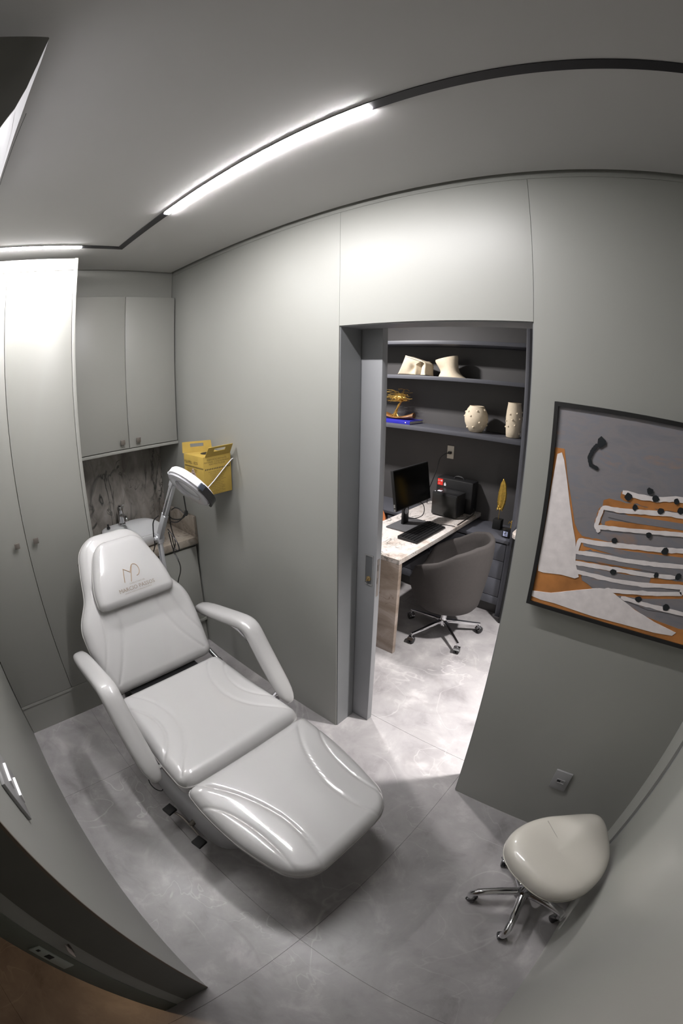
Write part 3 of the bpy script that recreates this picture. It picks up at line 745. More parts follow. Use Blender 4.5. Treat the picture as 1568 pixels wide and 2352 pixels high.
lg = MB(); r_ = 0.0016
uy_ = u
mono = [[(0.095, .588), (0.160, .604)], [(0.160, .602), (0.132, .632), (0.090, .627)], [(0.132, .632), (0.165, .648), (0.172, .662), (0.160, .680), (0.132, .684), (0.114, .672), (0.111, .660)]]
mono[1] = [(0.160, .602), (0.138, .632)]
mono.append([(0.090, .622), (0.138, .640), (0.166, .652)])
for pl in mono: lg.tube(smoothpath([hpt(s, y) for s, y in pl], 2), r_, 5)
obj('stitched_monogram', lg, STITCH, hp, label='tan stitched monogram')
t1 = text_mb('MARCIO PASSOS', 0.026, hpt(0.052, 0.640), (0, 1, 0), u, depth=0.0006)
t2 = text_mb('CONSULTÓRIO DR.', 0.0095, hpt(0.079, 0.650), (0, 1, 0), u, depth=0.0006)
t3 = text_mb('CIRURGIA PLÁSTICA E MEDICINA ESTÉTICA', 0.0075, hpt(0.040, 0.640), (0, 1, 0), u, depth=0.0006)
obj('stitched_lettering', merge(t1, t2, t3), STITCH2, hp, label='beige stitched lettering')

# armrests


def pad(yc):
    path = [(-1.835, .715), (-1.80, .742), (-1.70, .765), (-1.58, .79), (-1.45, .817), (-1.39, .826), (-1.36, .815), (-1.335, .785), (-1.28, .71), (-1.21, .62), (-1.155, .55), (-1.13, .515)]
    P_ = [Vector((a, yc, b)) for a, b in path]; rings = []; m = len(P_)
    sc = [0.55, 0.88, 1, 1, 1, 1.02, 1.02, 1.0, 1, 1, 0.93, 0.6]
    for i, p in enumerate(P_):
        t = (P_[min(i + 1, m - 1)] - P_[max(i - 1, 0)]).normalized(); nn = Vector((-t.z, 0, t.x)); k = sc[i]; ring = []
        for q in range(24):
            a = 2 * PI * q / 24; c, s = math.cos(a), math.sin(a); e = 2.6
            yy = math.copysign(abs(c) ** (2 / e), c) * 0.043 * k; zz = math.copysign(abs(s) ** (2 / e), s) * 0.032 * k
            ring.append(p + Vector((0, yy, 0)) + nn * zz)
        rings.append(ring)
    a_, b_ = rings[0], rings[-1]
    t0 = (P_[0] - P_[1]).normalized() * .012; t1 = (P_[-1] - P_[-2]).normalized() * .012
    c0 = P_[0]; c1 = P_[-1]
    rings = [[c0 + (v - c0) * .5 + t0 for v in a_]] + rings + [[c1 + (v - c1) * .5 + t1 for v in b_]]
    return MB().rings(rings)


for ya, sg in ((0.975, 1), (0.258, -1)):
    ar = obj('armrest', pad(ya), VINYL, tc, smooth=True, sub=1, angle=180)
    yi = ya - sg * 0.045
    obj('armrest_bracket', MB().tube(smoothpath([(-1.80, ya, .70), (-1.70, ya - sg * .01, .735), (-1.40, ya - sg * .01, .795), (-1.19, ya - sg * .01, .55)]), 0.010, 8)
        .tube([(-1.19, ya - sg * .005, .545), (-1.20, YC + sg * .27, .50)], 0.010, 8)
        .lathe((-1.175, ya - sg * .03, .52), [(0.012, 0), (0.012, 0.02), (0.005, 0.024)], 12, (0, -sg, 0)), CHROME, ar, smooth=True)
# frame and base
obj('seat_pan', MB().box(-1.57, -1.03, YC - .265, YC + .265, 0.455, 0.487).obox((-0.735, YC, 0.435), (.52, 0, -.09), (0, 1, 0), (.09, 0, .52), .20, .2, .012), UNDER, tc)
nb_ = nB
obj('back_pan', MB().obox(Vector((-1.605, YC, 0.592)) + uB * .34 - nb_ * .095, uB, (0, 1, 0), nb_, .32, .19, .012), UNDER, tc)
obj('hinge_frame', MB().box(-1.70, -1.58, YC - .22, YC + .20, 0.47, 0.515).box(-1.66, -1.60, YC - .2, YC + .18, 0.44, 0.56), BLACK, tc)
rod = MB().tube([(-1.72, .895, .60), (-1.545, .925, .50)], 0.012, 10).tube([(-1.66, .905, .565), (-1.42, .93, .455)], 0.006, 8).lathe((-1.60, .915, .535), [(.015, 0), (.015, .02)], 12, (0.8, .1, -.5))
obj('gas_strut', rod, DCHROME, tc, smooth=True)
rg = []
for z, a, b in ((0.0, .345, .272), (0.012, .352, .28), (0.20, .352, .28), (0.30, .345, .272), (0.33, .31, .24), (0.40, .28, .22), (0.455, .27, .21)):
    rg.append(sup(-1.275, YC, a, b, z, e=5))
obj('base_cover', MB().rings(rg), ENAMEL, tc, smooth=True, angle=50)
pd = obj('pedal_bar', MB().tube(smoothpath([(-1.27, .285, .085), (-1.23, .310, .075), (-1.15, .315, .07), (-1.06, .310, .075), (-1.03, .29, .085)]), 0.007, 8).tube([(-1.15, .315, .07), (-1.15, .35, .09)], 0.014, 10), STEEL, tc, smooth=True)
for px in (-1.268, -1.03):
    obj('pedal', MB().obox((px, .283, .10), (1, 0.18, 0), (-.18, 1, 0), (0, 0, 1), .026, .026, .008), MBLACK, pd, bevel=0.003)
obj('cable_loop', MB().tube([(-1.50 + .055 * math.cos(a), .33 + .03 * math.sin(a), .03 + .022 * math.sin(a * .5)) for a in [i * 2 * PI / 20 for i in range(20)]], 0.003, 6, closed=True), BLACK, tc, smooth=True)

# ================================================================== STOOL
sx, sy = 0.19, 0.94
stl = thing('saddle_stool', 'cream saddle stool on a chrome five-star base by the right wall', 'stool', (sx, sy, 0))
an = np.array([-170, -128, -100, -75, -40, -10, 20, 45, 68, 95, 125, 155, 175, 190]) * 1.0
ra = np.array([.200, .158, .155, .185, .205, .212, .228, .240, .232, .195, .185, .190, .200, .200])


def rad(deg):
    deg = (deg + 170) % 360 - 170
    return sum(float(np.interp((deg + d + 170) % 360 - 170, an, ra)) for d in (-16, -8, 0, 8, 16)) / 5


def saddle(x, y):
    v = Vector((x - sx, y - sy + .002, 0)); along = v.dot(pdir); side = abs(v.cross(pdir).z)
    return 0.046 * max(0, along / .22) ** 1.3 * math.exp(-(side / .085) ** 2) - 0.018 * math.exp(-((along - .02) / .10) ** 2) * math.exp(-(side / .2) ** 2) - .010 * max(0, (along - .05) / .15) * min(1, side / .12)


pdir = Vector((math.cos(math.radians(66)), math.sin(math.radians(66)), 0))
rings = []
N_ = 64
for f, zz in ((0.30, .405), (.75, .408), (.90, .415), (.975, .428), (1.0, .447), (.99, .466), (.955, .484), (.88, .498), (.76, .507), (.6, .513), (.4, .516), (.2, .517), (.02, .5175)):
    ring = []
    for k in range(N_):
        a = 360 * k / N_; d = Vector((math.cos(math.radians(a)), math.sin(math.radians(a)), 0)); r = rad(a) * f
        p = Vector((sx, sy - .002, 0)) + d * r; z = zz
        if zz > .46: z += saddle(p.x, p.y)
        ring.append((p.x, p.y, z))
    rings.append(ring)
se = obj('seat', MB().rings(rings), PVC, stl, smooth=True, sub=1, angle=180)
rm = [(sx + math.cos(2 * PI * k / 60) * rad(6 * k) * .985, sy - .002 + math.sin(2 * PI * k / 60) * rad(6 * k) * .985, .434) for k in range(60)]
obj('piping', MB().tube(rm, 0.0025, 6, closed=True), mat('cream piping', (.40, .385, .33), .3), se, smooth=True)
sp_ = [(.098, 1.045), (.130, 1.018), (.165, .988), (.195, .969), (.232, .953)]
obj('stitched_seam', MB().tube([(x, y, .5155 + saddle(x, y) - .003 * (1 - min(1, .13 / math.hypot(x - sx, y - sy)))) for x, y in sp_], .0013, 6), mat('cream seam thread', (.33, .31, .27), .5), se, smooth=True)
obj('column', MB().lathe((sx, sy, 0.10), [(.026, 0), (.026, .12), (.019, .125), (.019, .31)], 20).lathe((sx, sy, 0.22), [(.034, 0), (.034, .04), (.02, .05)], 20), DCHROME, stl, smooth=True)
obj('seat_plate', B(sx - .08, sx + .08, sy - .08, sy + .08, .392, .404), BLACK, stl)
obj('hub', MB().lathe((sx, sy, .075), [(.03, 0), (.04, .01), (.04, .045), (.028, .06), (.024, .065)], 24), DCHROME, stl, smooth=True)
for k in range(5):
    a = math.radians(207 + 72 * k); d = Vector((math.cos(a), math.sin(a), 0)); p0 = Vector((sx, sy, 0))
    pts = smoothpath([p0 + d * .02 + Vector((0, 0, .108)), p0 + d * .09 + Vector((0, 0, .112)), p0 + d * .175 + Vector((0, 0, .105)), p0 + d * .212 + Vector((0, 0, .092)), p0 + d * .217 + Vector((0, 0, .058))])
    lgo = obj('leg', MB().tube(pts, [0.021 - 0.003 * min(1, i / 8) for i in range(len(pts))], 12), CHROME, stl, smooth=True, angle=60)
    c = p0 + d * .205 + Vector((0, 0, .0235)); t = Vector((-d.y, d.x, 0)); t = (t + d * .6 * (-1) ** k).normalized()
    cs = MB().lathe(c - t * .018, [(.012, 0), (.0225, .003), (.0225, .014), (.014, .0165), (.014, .0195), (.0225, .022), (.0225, .033), (.012, .036)], 18, t)
    obj('castor', cs, BLACK, stl, smooth=True)
    obj('castor_fork', MB().obox(c + Vector((0, 0, .024)), d, t, (0, 0, 1), .016, .021, .006), DCHROME, stl, bevel=.003)

# ================================================================== MAGNIFIER LAMP
YL = 0.95
ml = thing('magnifier_lamp', 'white round magnifier lamp on a jointed arm behind the chair', 'magnifier lamp', (-2.149, YL, 0))
d_ = Vector((-0.8506, 0.467, -0.2416)).normalized(); e1 = Vector((.499, .862, -.091)); e2 = Vector((.170, -.191, -.967))
hc = Vector((-1.734, YL, 1.405))
m1 = (e1 * .8 + e2 * .6).normalized(); pp = (e1 * .6 - e2 * .8).normalized()
nl = (-d_ * .22 - pp * .975).normalized(); m1 = (m1 - nl * m1.dot(nl)).normalized(); m2 = nl.cross(m1)
RL = 0.125
hd = obj('lamp_head', MB().lathe(hc, [(.062, -.034), (.085, -.038), (.118, -.034), (RL, -.024), (RL, .0), (.121, .003), (.112, .003), (.070, .002), (.062, -.006)], 48, -nl * -1), LAMPW, ml, smooth=True, angle=50)
LENS = bpy.data.materials.new('lens glass'); LENS.use_nodes = True; bq = LENS.node_tree.nodes['Principled BSDF']
bq.inputs['Transmission Weight'].default_value = 1; bq.inputs['Roughness'].default_value = .02; bq.inputs['Base Color'].default_value = (.9, .93, .93, 1)
obj('lens', MB().lathe(hc, [(.001, -.012), (.04, -.015), (.0615, -.020), (.0615, -.024), (.04, -.029), (.001, -.032)], 32, nl), LENS, hd, smooth=True)
DIFF = mat('clear lamp diffuser ring', (.5, .5, .53), .15, coat=.4)
obj('diffuser_ring', MB().lathe(hc, [(.068, .003), (.072, .014), (.105, .018), (.116, .012), (.1175, .003)], 40, nl, cap=False), DIFF, hd, smooth=True)
# black handle at the far end of the head
ha = hc + m1 * (RL + .002)
hm = MB()
sg_ = -1 if m2.dot(d_) > 0 else 1
for k in range(0, 15):
    a = sg_ * k * .085; c = hc + (m1 * math.cos(a) + m2 * math.sin(a)) * (RL + .004) - nl * .008
    rt = m1 * math.cos(a) + m2 * math.sin(a); tg = -m1 * math.sin(a) + m2 * math.cos(a)
    hm.obox(c, tg, rt, nl, .0072, .007, .017)
obj('handle', hm, BLACK, hd)
a = sg_ * 1.25; rt = m1 * math.cos(a) + m2 * math.sin(a); tg = -m1 * math.sin(a) + m2 * math.cos(a)
obj('power_switch', MB().obox(hc + rt * (RL + .005) - nl * .010, tg, rt, nl, .014, .007, .014), mat('dark grey switch', (.05, .06, .08), .3), hd, bevel=.003)
jt = Vector((-1.895, YL, 1.405)); el = Vector((-2.149, YL, 1.047))
obj('yoke', MB().tube([hc - m1 * (RL - .005), jt], .009, 8).obox(jt, (0.6, 0, .8), (0, 1, 0), (-.8, 0, .6), .026, .018, .014), GREYW, ml, bevel=.002)
ad = (jt - el).normalized(); an_ = Vector((-ad.z, 0, ad.x))


def barpair(a, b, off, hw, part):
    mb = MB()
    for s in (-1, 1):
        mb.obox((a + b) / 2 + an_ * off * s, (b - a), (0, 1, 0), an_, (b - a).length / 2, hw, .004)
    return mb


mid = el.lerp(jt, .46)
obj('upper_arm', barpair(el + ad * .02, jt - ad * .01, .0125, .010, 1).obox((el + mid) / 2 + ad * .0, ad, (0, 1, 0), an_, (mid - el).length / 2, .0125, .019), GREYW, ml, bevel=.0015)
obj('arm_springs', MB().tube([mid + Vector((0, .012, 0)), jt - ad * .03 + Vector((0, .012, 0))], .004, 8).tube([mid + Vector((0, -.012, 0)), jt - ad * .03 + Vector((0, -.012, 0))], .004, 8), CHROME, ml, smooth=True)
obj('elbow_joint', MB().lathe(el - Vector((0, .024, 0)), [(.02, 0), (.02, .048)], 16, (0, 1, 0)).obox(el, (1, 0, 0), (0, 1, 0), (0, 0, 1), .02, .018, .028).lathe(el - Vector((0, .034, 0)), [(.012, 0), (.012, .012)], 12, (0, 1, 0)), GREYW, ml, bevel=.0015)
obj('lower_arm', MB().box(el.x - .016, el.x - .008, YL - .011, YL + .011, .60, el.z - .01).box(el.x + .008, el.x + .016, YL - .011, YL + .011, .60, el.z - .01).box(el.x - .010, el.x + .010, YL - .003, YL + .003, .62, el.z - .03), GREYW, ml, bevel=.001)
obj('stand_pole', MB().tube([(el.x, YL, .09), (el.x, YL, .72)], .013, 14), CHROME, ml, smooth=True)
obj('pole_clamp', MB().box(el.x - .02, el.x + .02, YL - .016, YL + .016, .60, .68), GREYW, ml)
obj('clamp_knob', MB().tube([(el.x + .02, YL - .01, .86), (el.x + .05, YL - .02, .86), (el.x + .05, YL - .02, .80)], .006, 8), GREYW, ml)
for k in range(5):
    a = math.radians(20 + 72 * k); dd = Vector((math.cos(a), math.sin(a), 0)); p0 = Vector((el.x, YL, 0))
    obj('base_leg', MB().tube([p0 + Vector((0, 0, .10)), p0 + dd * .10 + Vector((0, 0, .085)), p0 + dd * .21 + Vector((0, 0, .062))], .012, 8), CHROME, ml, smooth=True)
    c = p0 + dd * .205 + Vector((0, 0, .022)); t = Vector((-dd.y, dd.x, 0))
    obj('castor', MB().lathe(c - t * .014, [(.012, 0), (.022, .003), (.022, .025), (.012, .028)], 14, t).tube([c, c + Vector((0, 0, .045))], .006, 6), BLACK, ml, smooth=True)
Yc = YL + .02


def cab(pts, r=.0032): return MB().tube(smoothpath([(a, Yc if len(p_) == 2 else p_[2], b) for p_ in pts for a, b in [p_[:2]]], 3), r, 6)


obj('cord', merge(cab([(-1.90, 1.41), (-1.915, 1.44), (-1.95, 1.39), (-1.98, 1.292), (-2.025, 1.22), (-2.02, 1.125), (-1.985, 1.073), (-2.0, 1.03), (-2.04, .99), (-1.97, .95), (-1.965, .90), (-2.03, .81), (-2.06, .6, .93), (-2.10, .3, .93), (-2.13, .12, .95)]),
                  cab([(-1.99, 1.24), (-1.95, 1.262), (-1.90, 1.268), (-1.84, 1.25), (-1.822, 1.262), (-1.828, 1.30), (-1.835, 1.345)]),
                  cab([(-1.82, 1.262), (-1.86, 1.225), (-1.93, 1.20), (-2.0, 1.188), (-2.035, 1.20)]),
                  cab([(-1.84, 1.255), (-1.88, 1.215), (-1.95, 1.178), (-2.02, 1.17)]),
                  cab([(-2.064, 1.115), (-2.0, 1.09), (-1.95, 1.05), (-1.955, 1.015), (-2.0, 1.01), (-2.02, 1.05), (-2.02, 1.10)]),
                  cab([(-2.06, 1.10), (-2.03, 1.0), (-1.98, .96)])), BLACK, ml, smooth=True)
obj('cord_knot', MB().lathe((-1.826, Yc, 1.245), [(.004, 0), (.010, .008), (.010, .022), (.004, .03)], 10), BLACK, ml, smooth=True)
obj('left_cord', cab([(-2.10, 1.19, .94), (-2.165, 1.15, .93), (-2.18, 1.09, .93), (-2.185, 1.04, .93), (-2.18, 1.0, .93), (-2.21, .96, .93), (-2.25, .91, .93), (-2.24, .7, .93), (-2.18, .5, .93)], .0035), BLACK, ml, smooth=True)
# ================================================================== OFFICE: SHELVING
su = thing('shelving_unit', 'charcoal built-in shelving with three open shelves in the office', 'shelving', (-1.8, 3.36, 0))
obj('back_panel', B(-3.4, -0.945, 3.522, 3.539, 0, 2.64), OFFB, su)
obj('side_panel', B(-0.945, -0.918, 3.15, 3.539, 0, 2.64), OFFW, su, bevel=.001)
for z0, z1 in ((1.446, 1.481), (1.889, 1.921), (2.193, 2.224)):
    obj('shelf', B(-3.4, -0.946, 3.2, 3.522, z0, z1), OFFW, su, bevel=.001)
lcb = thing('drawer_cabinet', 'low charcoal drawer cabinet behind the desk chair', 'cabinet', (-1.7, 3.34, 0))
obj('carcass', B(-2.6, -0.95, 3.172, 3.52, 0.10, 0.66), OFFW, lcb)
obj('top', B(-2.6, -0.9455, 3.145, 3.521, 0.662, 0.69), OFFW, lcb, bevel=.001)
obj('plinth', B(-2.6, -0.965, 3.20, 3.5, 0, 0.10), OFFB, lcb)
obj('end_stile', B(-0.962, -0.9455, 3.15, 3.172, 0.0, 0.66), OFFW, lcb)
obj('bottom_rail', B(-2.6, -0.963, 3.152, 3.172, 0.105, 0.178), OFFW, lcb, bevel=.001)
for z0, z1 in ((0.508, 0.652), (0.346, 0.503), (0.183, 0.341)):
    obj('drawer', B(-1.33, -0.9665, 3.151, 3.171, z0, z1), OFFW, lcb, bevel=.0015)
for x0, x1 in ((-1.73, -1.334), (-2.13, -1.734)):
    obj('door', B(x0, x1, 3.151, 3.171, .183, .652), OFFW, lcb, bevel=.0015)
mc = thing('side_counter', 'small marble topped dark counter at the office right edge', 'counter', (-0.65, 3.3, 0))
pts = [(-0.905 + .06 * (1 - math.cos(t)), 3.02 + .06 * (1 - math.sin(t))) for t in [i * PI / 2 / 6 for i in range(7)]]
obj('marble_top', MB().prism(pts[::-1] + [(-0.905, 3.5), (-0.3, 3.5), (-0.3, 3.02)][::1] if False else [(-0.915, 3.5)] + pts + [(-0.3, 3.02), (-0.3, 3.5)], 2, .765, .80), MARBLED, mc, bevel=.002)
obj('body', B(-0.89, -0.32, 3.06, 3.48, 0, .765), MBLACK, mc)
# outlet
ol = thing('wall_outlet', 'ivory wall outlet on the office back panel', 'wall socket', (-1.71, 3.517, 1.187))
obj('plate', B(-1.747, -1.68, 3.514, 3.5225, 1.187, 1.305), BEIGEP, ol, bevel=.002)
obj('plug', MB().obox((-1.712, 3.498, 1.243), (1, 0, 0), (0, 1, 0), (0, 0, 1), .014, .016, .011).tube([(-1.712, 3.49, 1.243), (-1.74, 3.475, 1.235)], .005, 8), BLACK, ol, bevel=.002)
obj('power_cable', MB().tube(smoothpath([(-1.735, 3.478, 1.236), (-1.79, 3.46, 1.20), (-1.80, 3.44, 1.10), (-1.83, 3.42, .98), (-1.86, 3.40, .88), (-1.862, 3.40, .76)], 3), .0045, 8), BLACK, smooth=True,
    label='black power cable hanging from the ivory outlet', cat='cable')

# ------------------------------------------------------------------ desk
dk = thing('desk', 'office desk with veined white marble top and beige marble end panel', 'desk', (-1.63, 2.85, 0))
obj('top', B(-1.895, -1.36, 2.176, 3.521, 0.716, 0.75), MARBLED, dk, bevel=.0015)
obj('end_panel', B(-1.893, -1.3605, 2.1765, 2.212, 0.0, 0.7155), MARBLEP, dk, bevel=.001)
obj('top_edge_trim', B(-1.893, -1.3605, 2.174, 2.1762, 0.7425, 0.7495), mat('pale cut edge', (.5, .45, .4), .4), dk)
obj('modesty_shelf', MB().box(-1.88, -1.54, 2.50, 3.1, 0.52, 0.54).box(-1.86, -1.54, 2.90, 2.92, .36, .716).box(-1.88, -1.86, 2.50, 3.1, .36, .716), OFFW, dk)
# monitor
mo = thing('monitor', 'black flat monitor on a square stand on the marble desk', 'monitor', (-1.69, 2.78, 0.751))
tl = Vector((-.045, 0, .29)).normalized(); nn = Vector((.29, 0, .045)).normalized(); mc_ = Vector((-1.6625, 2.795, 1.077))
obj('screen_housing', MB().obox(mc_ - nn * .012, (0, 1, 0), nn, tl, .256, .012, .152).obox(mc_ - nn * .03, (0, 1, 0), nn, tl, .13, .012, .09), BLACK, mo, bevel=.003)
obj('screen', MB().obox(mc_ + nn * .0008, (0, 1, 0), nn, tl, .25, .0006, .143), SCREEN, mo)
obj('side_ports', MB().obox(mc_ - nn * .012 + tl * -.11 - Vector((0, .257, 0)), (0, 1, 0), nn, tl, .002, .006, .012).obox(mc_ - nn * .012 + tl * -.14 - Vector((0, .257, 0)), (0, 1, 0), nn, tl, .002, .006, .008), PLATEG, mo)
obj('stand_base', B(-1.785, -1.59, 2.625, 2.945, .7505, .762), mat('dark grey monitor stand', (.10, .10, .105), .35), mo, bevel=.002)
obj('stand_post', MB().box(-1.725, -1.705, 2.745, 2.825, .762, 1.10), BLACK, mo, bevel=.003)
obj('cable_hole', MB().lathe((-1.7045, 2.785, .865), [(.026, 0), (.026, .001), (.020, .0012), (.018, .0004)], 24, (1, 0, 0)).tube([(-1.704, 2.765, .86), (-1.703, 2.79, .875), (-1.704, 2.80, .85)], .004, 6), LABELW, mo, smooth=True)
obj('video_cable', MB().tube(smoothpath([(-1.66, 2.88, .935), (-1.63, 2.93, .90), (-1.63, 2.945, .83), (-1.65, 2.93, .79), (-1.70, 2.86, .778), (-1.73, 2.82, .80)], 3), .0035, 8), BLACK, mo, smooth=True)
# keyboard
kb_ = thing('keyboard', 'black wired keyboard lying on the marble desk', 'keyboard', (-1.505, 2.70, .7505))
obj('case', MB().prism([(-1.585, .7505), (-1.418, .7505), (-1.418, .763), (-1.585, .775)], 1, 2.485, 2.925), BLACK, kb_, bevel=.003)
km = MB()
for r in range(6):
    x = -1.568 + r * .0245; nky = 18 if r else 16
    if r == 5:
        runs = [(0, 1.3), (1.4, 1.2), (2.7, 1.2), (4.0, 5.5), (9.6, 1.2), (10.9, 1.2), (12.2, 1.4), (14, 1), (15, 1), (16, 1), (17.2, 2), (19.3, .9)]
    else: runs = [(k * 1.02 + (.35 if k > 13 else 0) + (.3 if k > 16 else 0), .9) for k in range(20)]
    for a, l in runs:
        y0 = 2.493 + a * .0205; z = .7735 - r * .0019
        km.box(x, x + .0195, y0, y0 + l * .0205, z, z + .005)
obj('keys', km, BLACK, kb_, kind='stuff')
obj('keyboard_cable', MB().tube(smoothpath([(-1.50, 2.924, .76), (-1.46, 2.98, .756), (-1.40, 3.0, .756), (-1.372, 3.0, .756)], 3), .003, 6), BLACK, kb_, smooth=True)
# small black case (front) and bigger one behind
pr = thing('small_printer', 'small black box printer at the back of the marble desk', 'printer', (-1.565, 3.25, .7505))
obj('housing', B(-1.69, -1.448, 3.165, 3.34, .757, .955), BLACK, pr, bevel=.010)
obj('front_panel', B(-1.683, -1.456, 3.1615, 3.166, .765, .94), mat('dark satin panel', (.018, .018, .017), .28), pr, bevel=.002)
obj('top_tray', MB().box(-1.66, -1.62, 3.20, 3.23, .955, .960).box(-1.675, -1.665, 3.18, 3.19, .955, .958), LABELW, pr, bevel=.001)
for a_, b_ in ((-1.67, 3.18), (-1.49, 3.18), (-1.67, 3.31), (-1.49, 3.31)):
    obj('foot', B(a_, a_ + .02, b_, b_ + .02, .7505, .757), MBLACK, pr)
bp = thing('large_case', 'larger black case with a red sticker behind the small printer', 'computer case', (-1.58, 3.45, .7505))
obj('housing', B(-1.765, -1.405, 3.375, 3.505, .751, 1.035), BLACK, bp, bevel=.012)
obj('carry_handle', MB().tube(smoothpath([(-1.62, 3.44, 1.034), (-1.60, 3.44, 1.055), (-1.54, 3.44, 1.055), (-1.52, 3.44, 1.034)]), .008, 8), BLACK, bp, smooth=True)
obj('red_sticker', MB().box(-1.752, -1.70, 3.3740, 3.3752, .965, 1.022), RED, bp, label='red printed sticker')
obj('sticker_print', merge(text_mb('HD 500', .012, (-1.733, 3.3740, 1.0), (1, 0, 0), (0, 0, 1)), text_mb('8MB', .009, (-1.733, 3.3740, .975), (1, 0, 0), (0, 0, 1)), MB().lathe((-1.712, 3.3735, 1.005), [(.007, 0), (.007, .0003), (.0001, .0003)], 14, (0, -1, 0))), LABELW, bp)
obj('white_sticker', MB().box(-1.688, -1.668, 3.3740, 3.3752, .965, .985).box(-1.682, -1.674, 3.3740, 3.3752, .985, .995), LABELW, bp, label='small white sticker')
obj('side_cable', MB().tube(smoothpath([(-1.41, 3.44, .80), (-1.385, 3.42, .765), (-1.38, 3.36, .755), (-1.38, 3.2, .755), (-1.372, 3.05, .755)], 3), .0035, 6), BLACK, bp, smooth=True)

# ------------------------------------------------------------------ feather ornament, clock, figurine
fo = thing('feather_ornament', 'gold feather ornament on a black cube on the low cabinet', 'ornament', (-1.14, 3.38, .6905))
obj('cube_base', B(-1.177, -1.103, 3.345, 3.415, .6905, .775), MBLACK, fo, bevel=.002)
obj('stem', MB().tube([(-1.14, 3.38, .775), (-1.138, 3.378, .88), (-1.132, 3.376, 1.08)], .0022, 6), GOLDL, fo, smooth=True)
fm = MB(); rows = 22; L_ = []; R2 = []
rnd = random.Random(8)
for i in range(rows + 1):
    t = i / rows; z = .865 + .26 * t; wv = .040 * math.sin(PI * min(1, (t * .86 + .10))) ** .55 * (1 + rnd.uniform(-.08, .05)); cx = -1.138 + .004 * math.sin(t * 3) + .006 * t
    L_.append((cx, z, wv))
vs = []; fs = []
for i, (cx, z, wv) in enumerate(L_):
    for j, q in enumerate((-1, -.66, -.33, 0, .33, .66, 1)):
        vs.append((cx + wv * q, 3.376 + .010 * abs(q) ** 1.5 + .002 * ((i + j) % 2), z - .016 * abs(q) + (rnd.uniform(-.003, .003))))
for i in range(rows):
    for j in range(6): fs.append((i * 7 + j, i * 7 + j + 1, (i + 1) * 7 + j + 1, (i + 1) * 7 + j))
fe = obj('feather', MB().add(vs, fs), GOLDL, fo, smooth=True, angle=25)
md = fe.modifiers.new('t', 'SOLIDIFY'); md.thickness = .0015
dn = MB()
for k in range(14):
    a = rnd.uniform(0, 2 * PI); r = rnd.uniform(.012, .036); z = rnd.uniform(.855, .885)
    dn.tube(smoothpath([(-1.139, 3.377, z + .012), (-1.139 + r * .7 * math.cos(a), 3.375 + .4 * r * math.sin(a), z + .006), (-1.139 + r * math.cos(a), 3.375 + .4 * r * math.sin(a), z - .008)]), .0022, 5)
obj('downy_barbs', dn, GOLDL, fo, smooth=True)
ck = thing('desk_clock', 'small black cube clock with white face on the low cabinet', 'clock', (-1.0, 3.24, .6905))
obj('case', B(-1.032, -.966, 3.205, 3.265, .6905, .762), BLACK, ck, bevel=.003)
obj('face', B(-1.023, -.983, 3.2035, 3.2052, .704, .744), mat('pale blue clock face', (.5, .55, .8), .4), ck)
obj('face_marks', merge(MB().box(-1.015, -1.0, 3.2028, 3.2036, .726, .731), MB().box(-1.012, -.992, 3.2028, 3.2036, .715, .718), MB().lathe((-1.0, 3.2036, .735), [(.005, 0), (.005, .0006)], 10, (0, -1, 0))), INK, ck)
gfm = MB().lathe((-1.0, 3.34, .6905), [(.016, 0), (.016, .01), (.005, .014)], 14)
gfm.tube([(-1.0, 3.34, .70), (-1.002, 3.34, .755), (-1.0, 3.34, .785)], [.006, .008, .006], 8).tube([(-1.002, 3.34, .775), (-1.022, 3.34, .79), (-1.03, 3.34, .77)], .003, 6).tube([(-1.0, 3.34, .775), (-.98, 3.34, .79), (-.974, 3.34, .81)], .003, 6)
gfm.lathe((-1.0, 3.34, .783), [(.003, 0), (.0085, .006), (.0085, .014), (.002, .02)], 12)
obj('figurine', gfm, GOLDL, smooth=True, label='tiny gold figurine behind the cube clock', cat='figurine')

# ------------------------------------------------------------------ shelf objects
# folded clay sheet
def ribbon(prof, y0, y1, th, name, label, skew=0.0, tw=0.0):
    P_ = smoothpath([(a, 0, b) for a, b in prof], 3); m = len(P_); rows_ = 9; vs = []; fs = []
    for r in range(rows_):
        t = r / (rows_ - 1); y = y0 + (y1 - y0) * t
        for i, p in enumerate(P_):
            q = p.copy(); q.x += skew * t + tw * math.sin(t * PI) * .5; q.z = prof[0][1] + (p.z - prof[0][1]) * (1 - .05 * math.sin(t * PI)); vs.append((q.x, y, q.z))
    for r in range(rows_ - 1):
        for i in range(m - 1): fs.append((r * m + i, r * m + i + 1, (r + 1) * m + i + 1, (r + 1) * m + i))
    o = obj(name, MB().add(vs, fs), CLAY, smooth=True, angle=60, label=label, cat='sculpture')
    md = o.modifiers.new('t', 'SOLIDIFY'); md.thickness = th; md.offset = 0
    return o


def solid_clay(name, label, outer, y0, y1, cut=None):
    pass


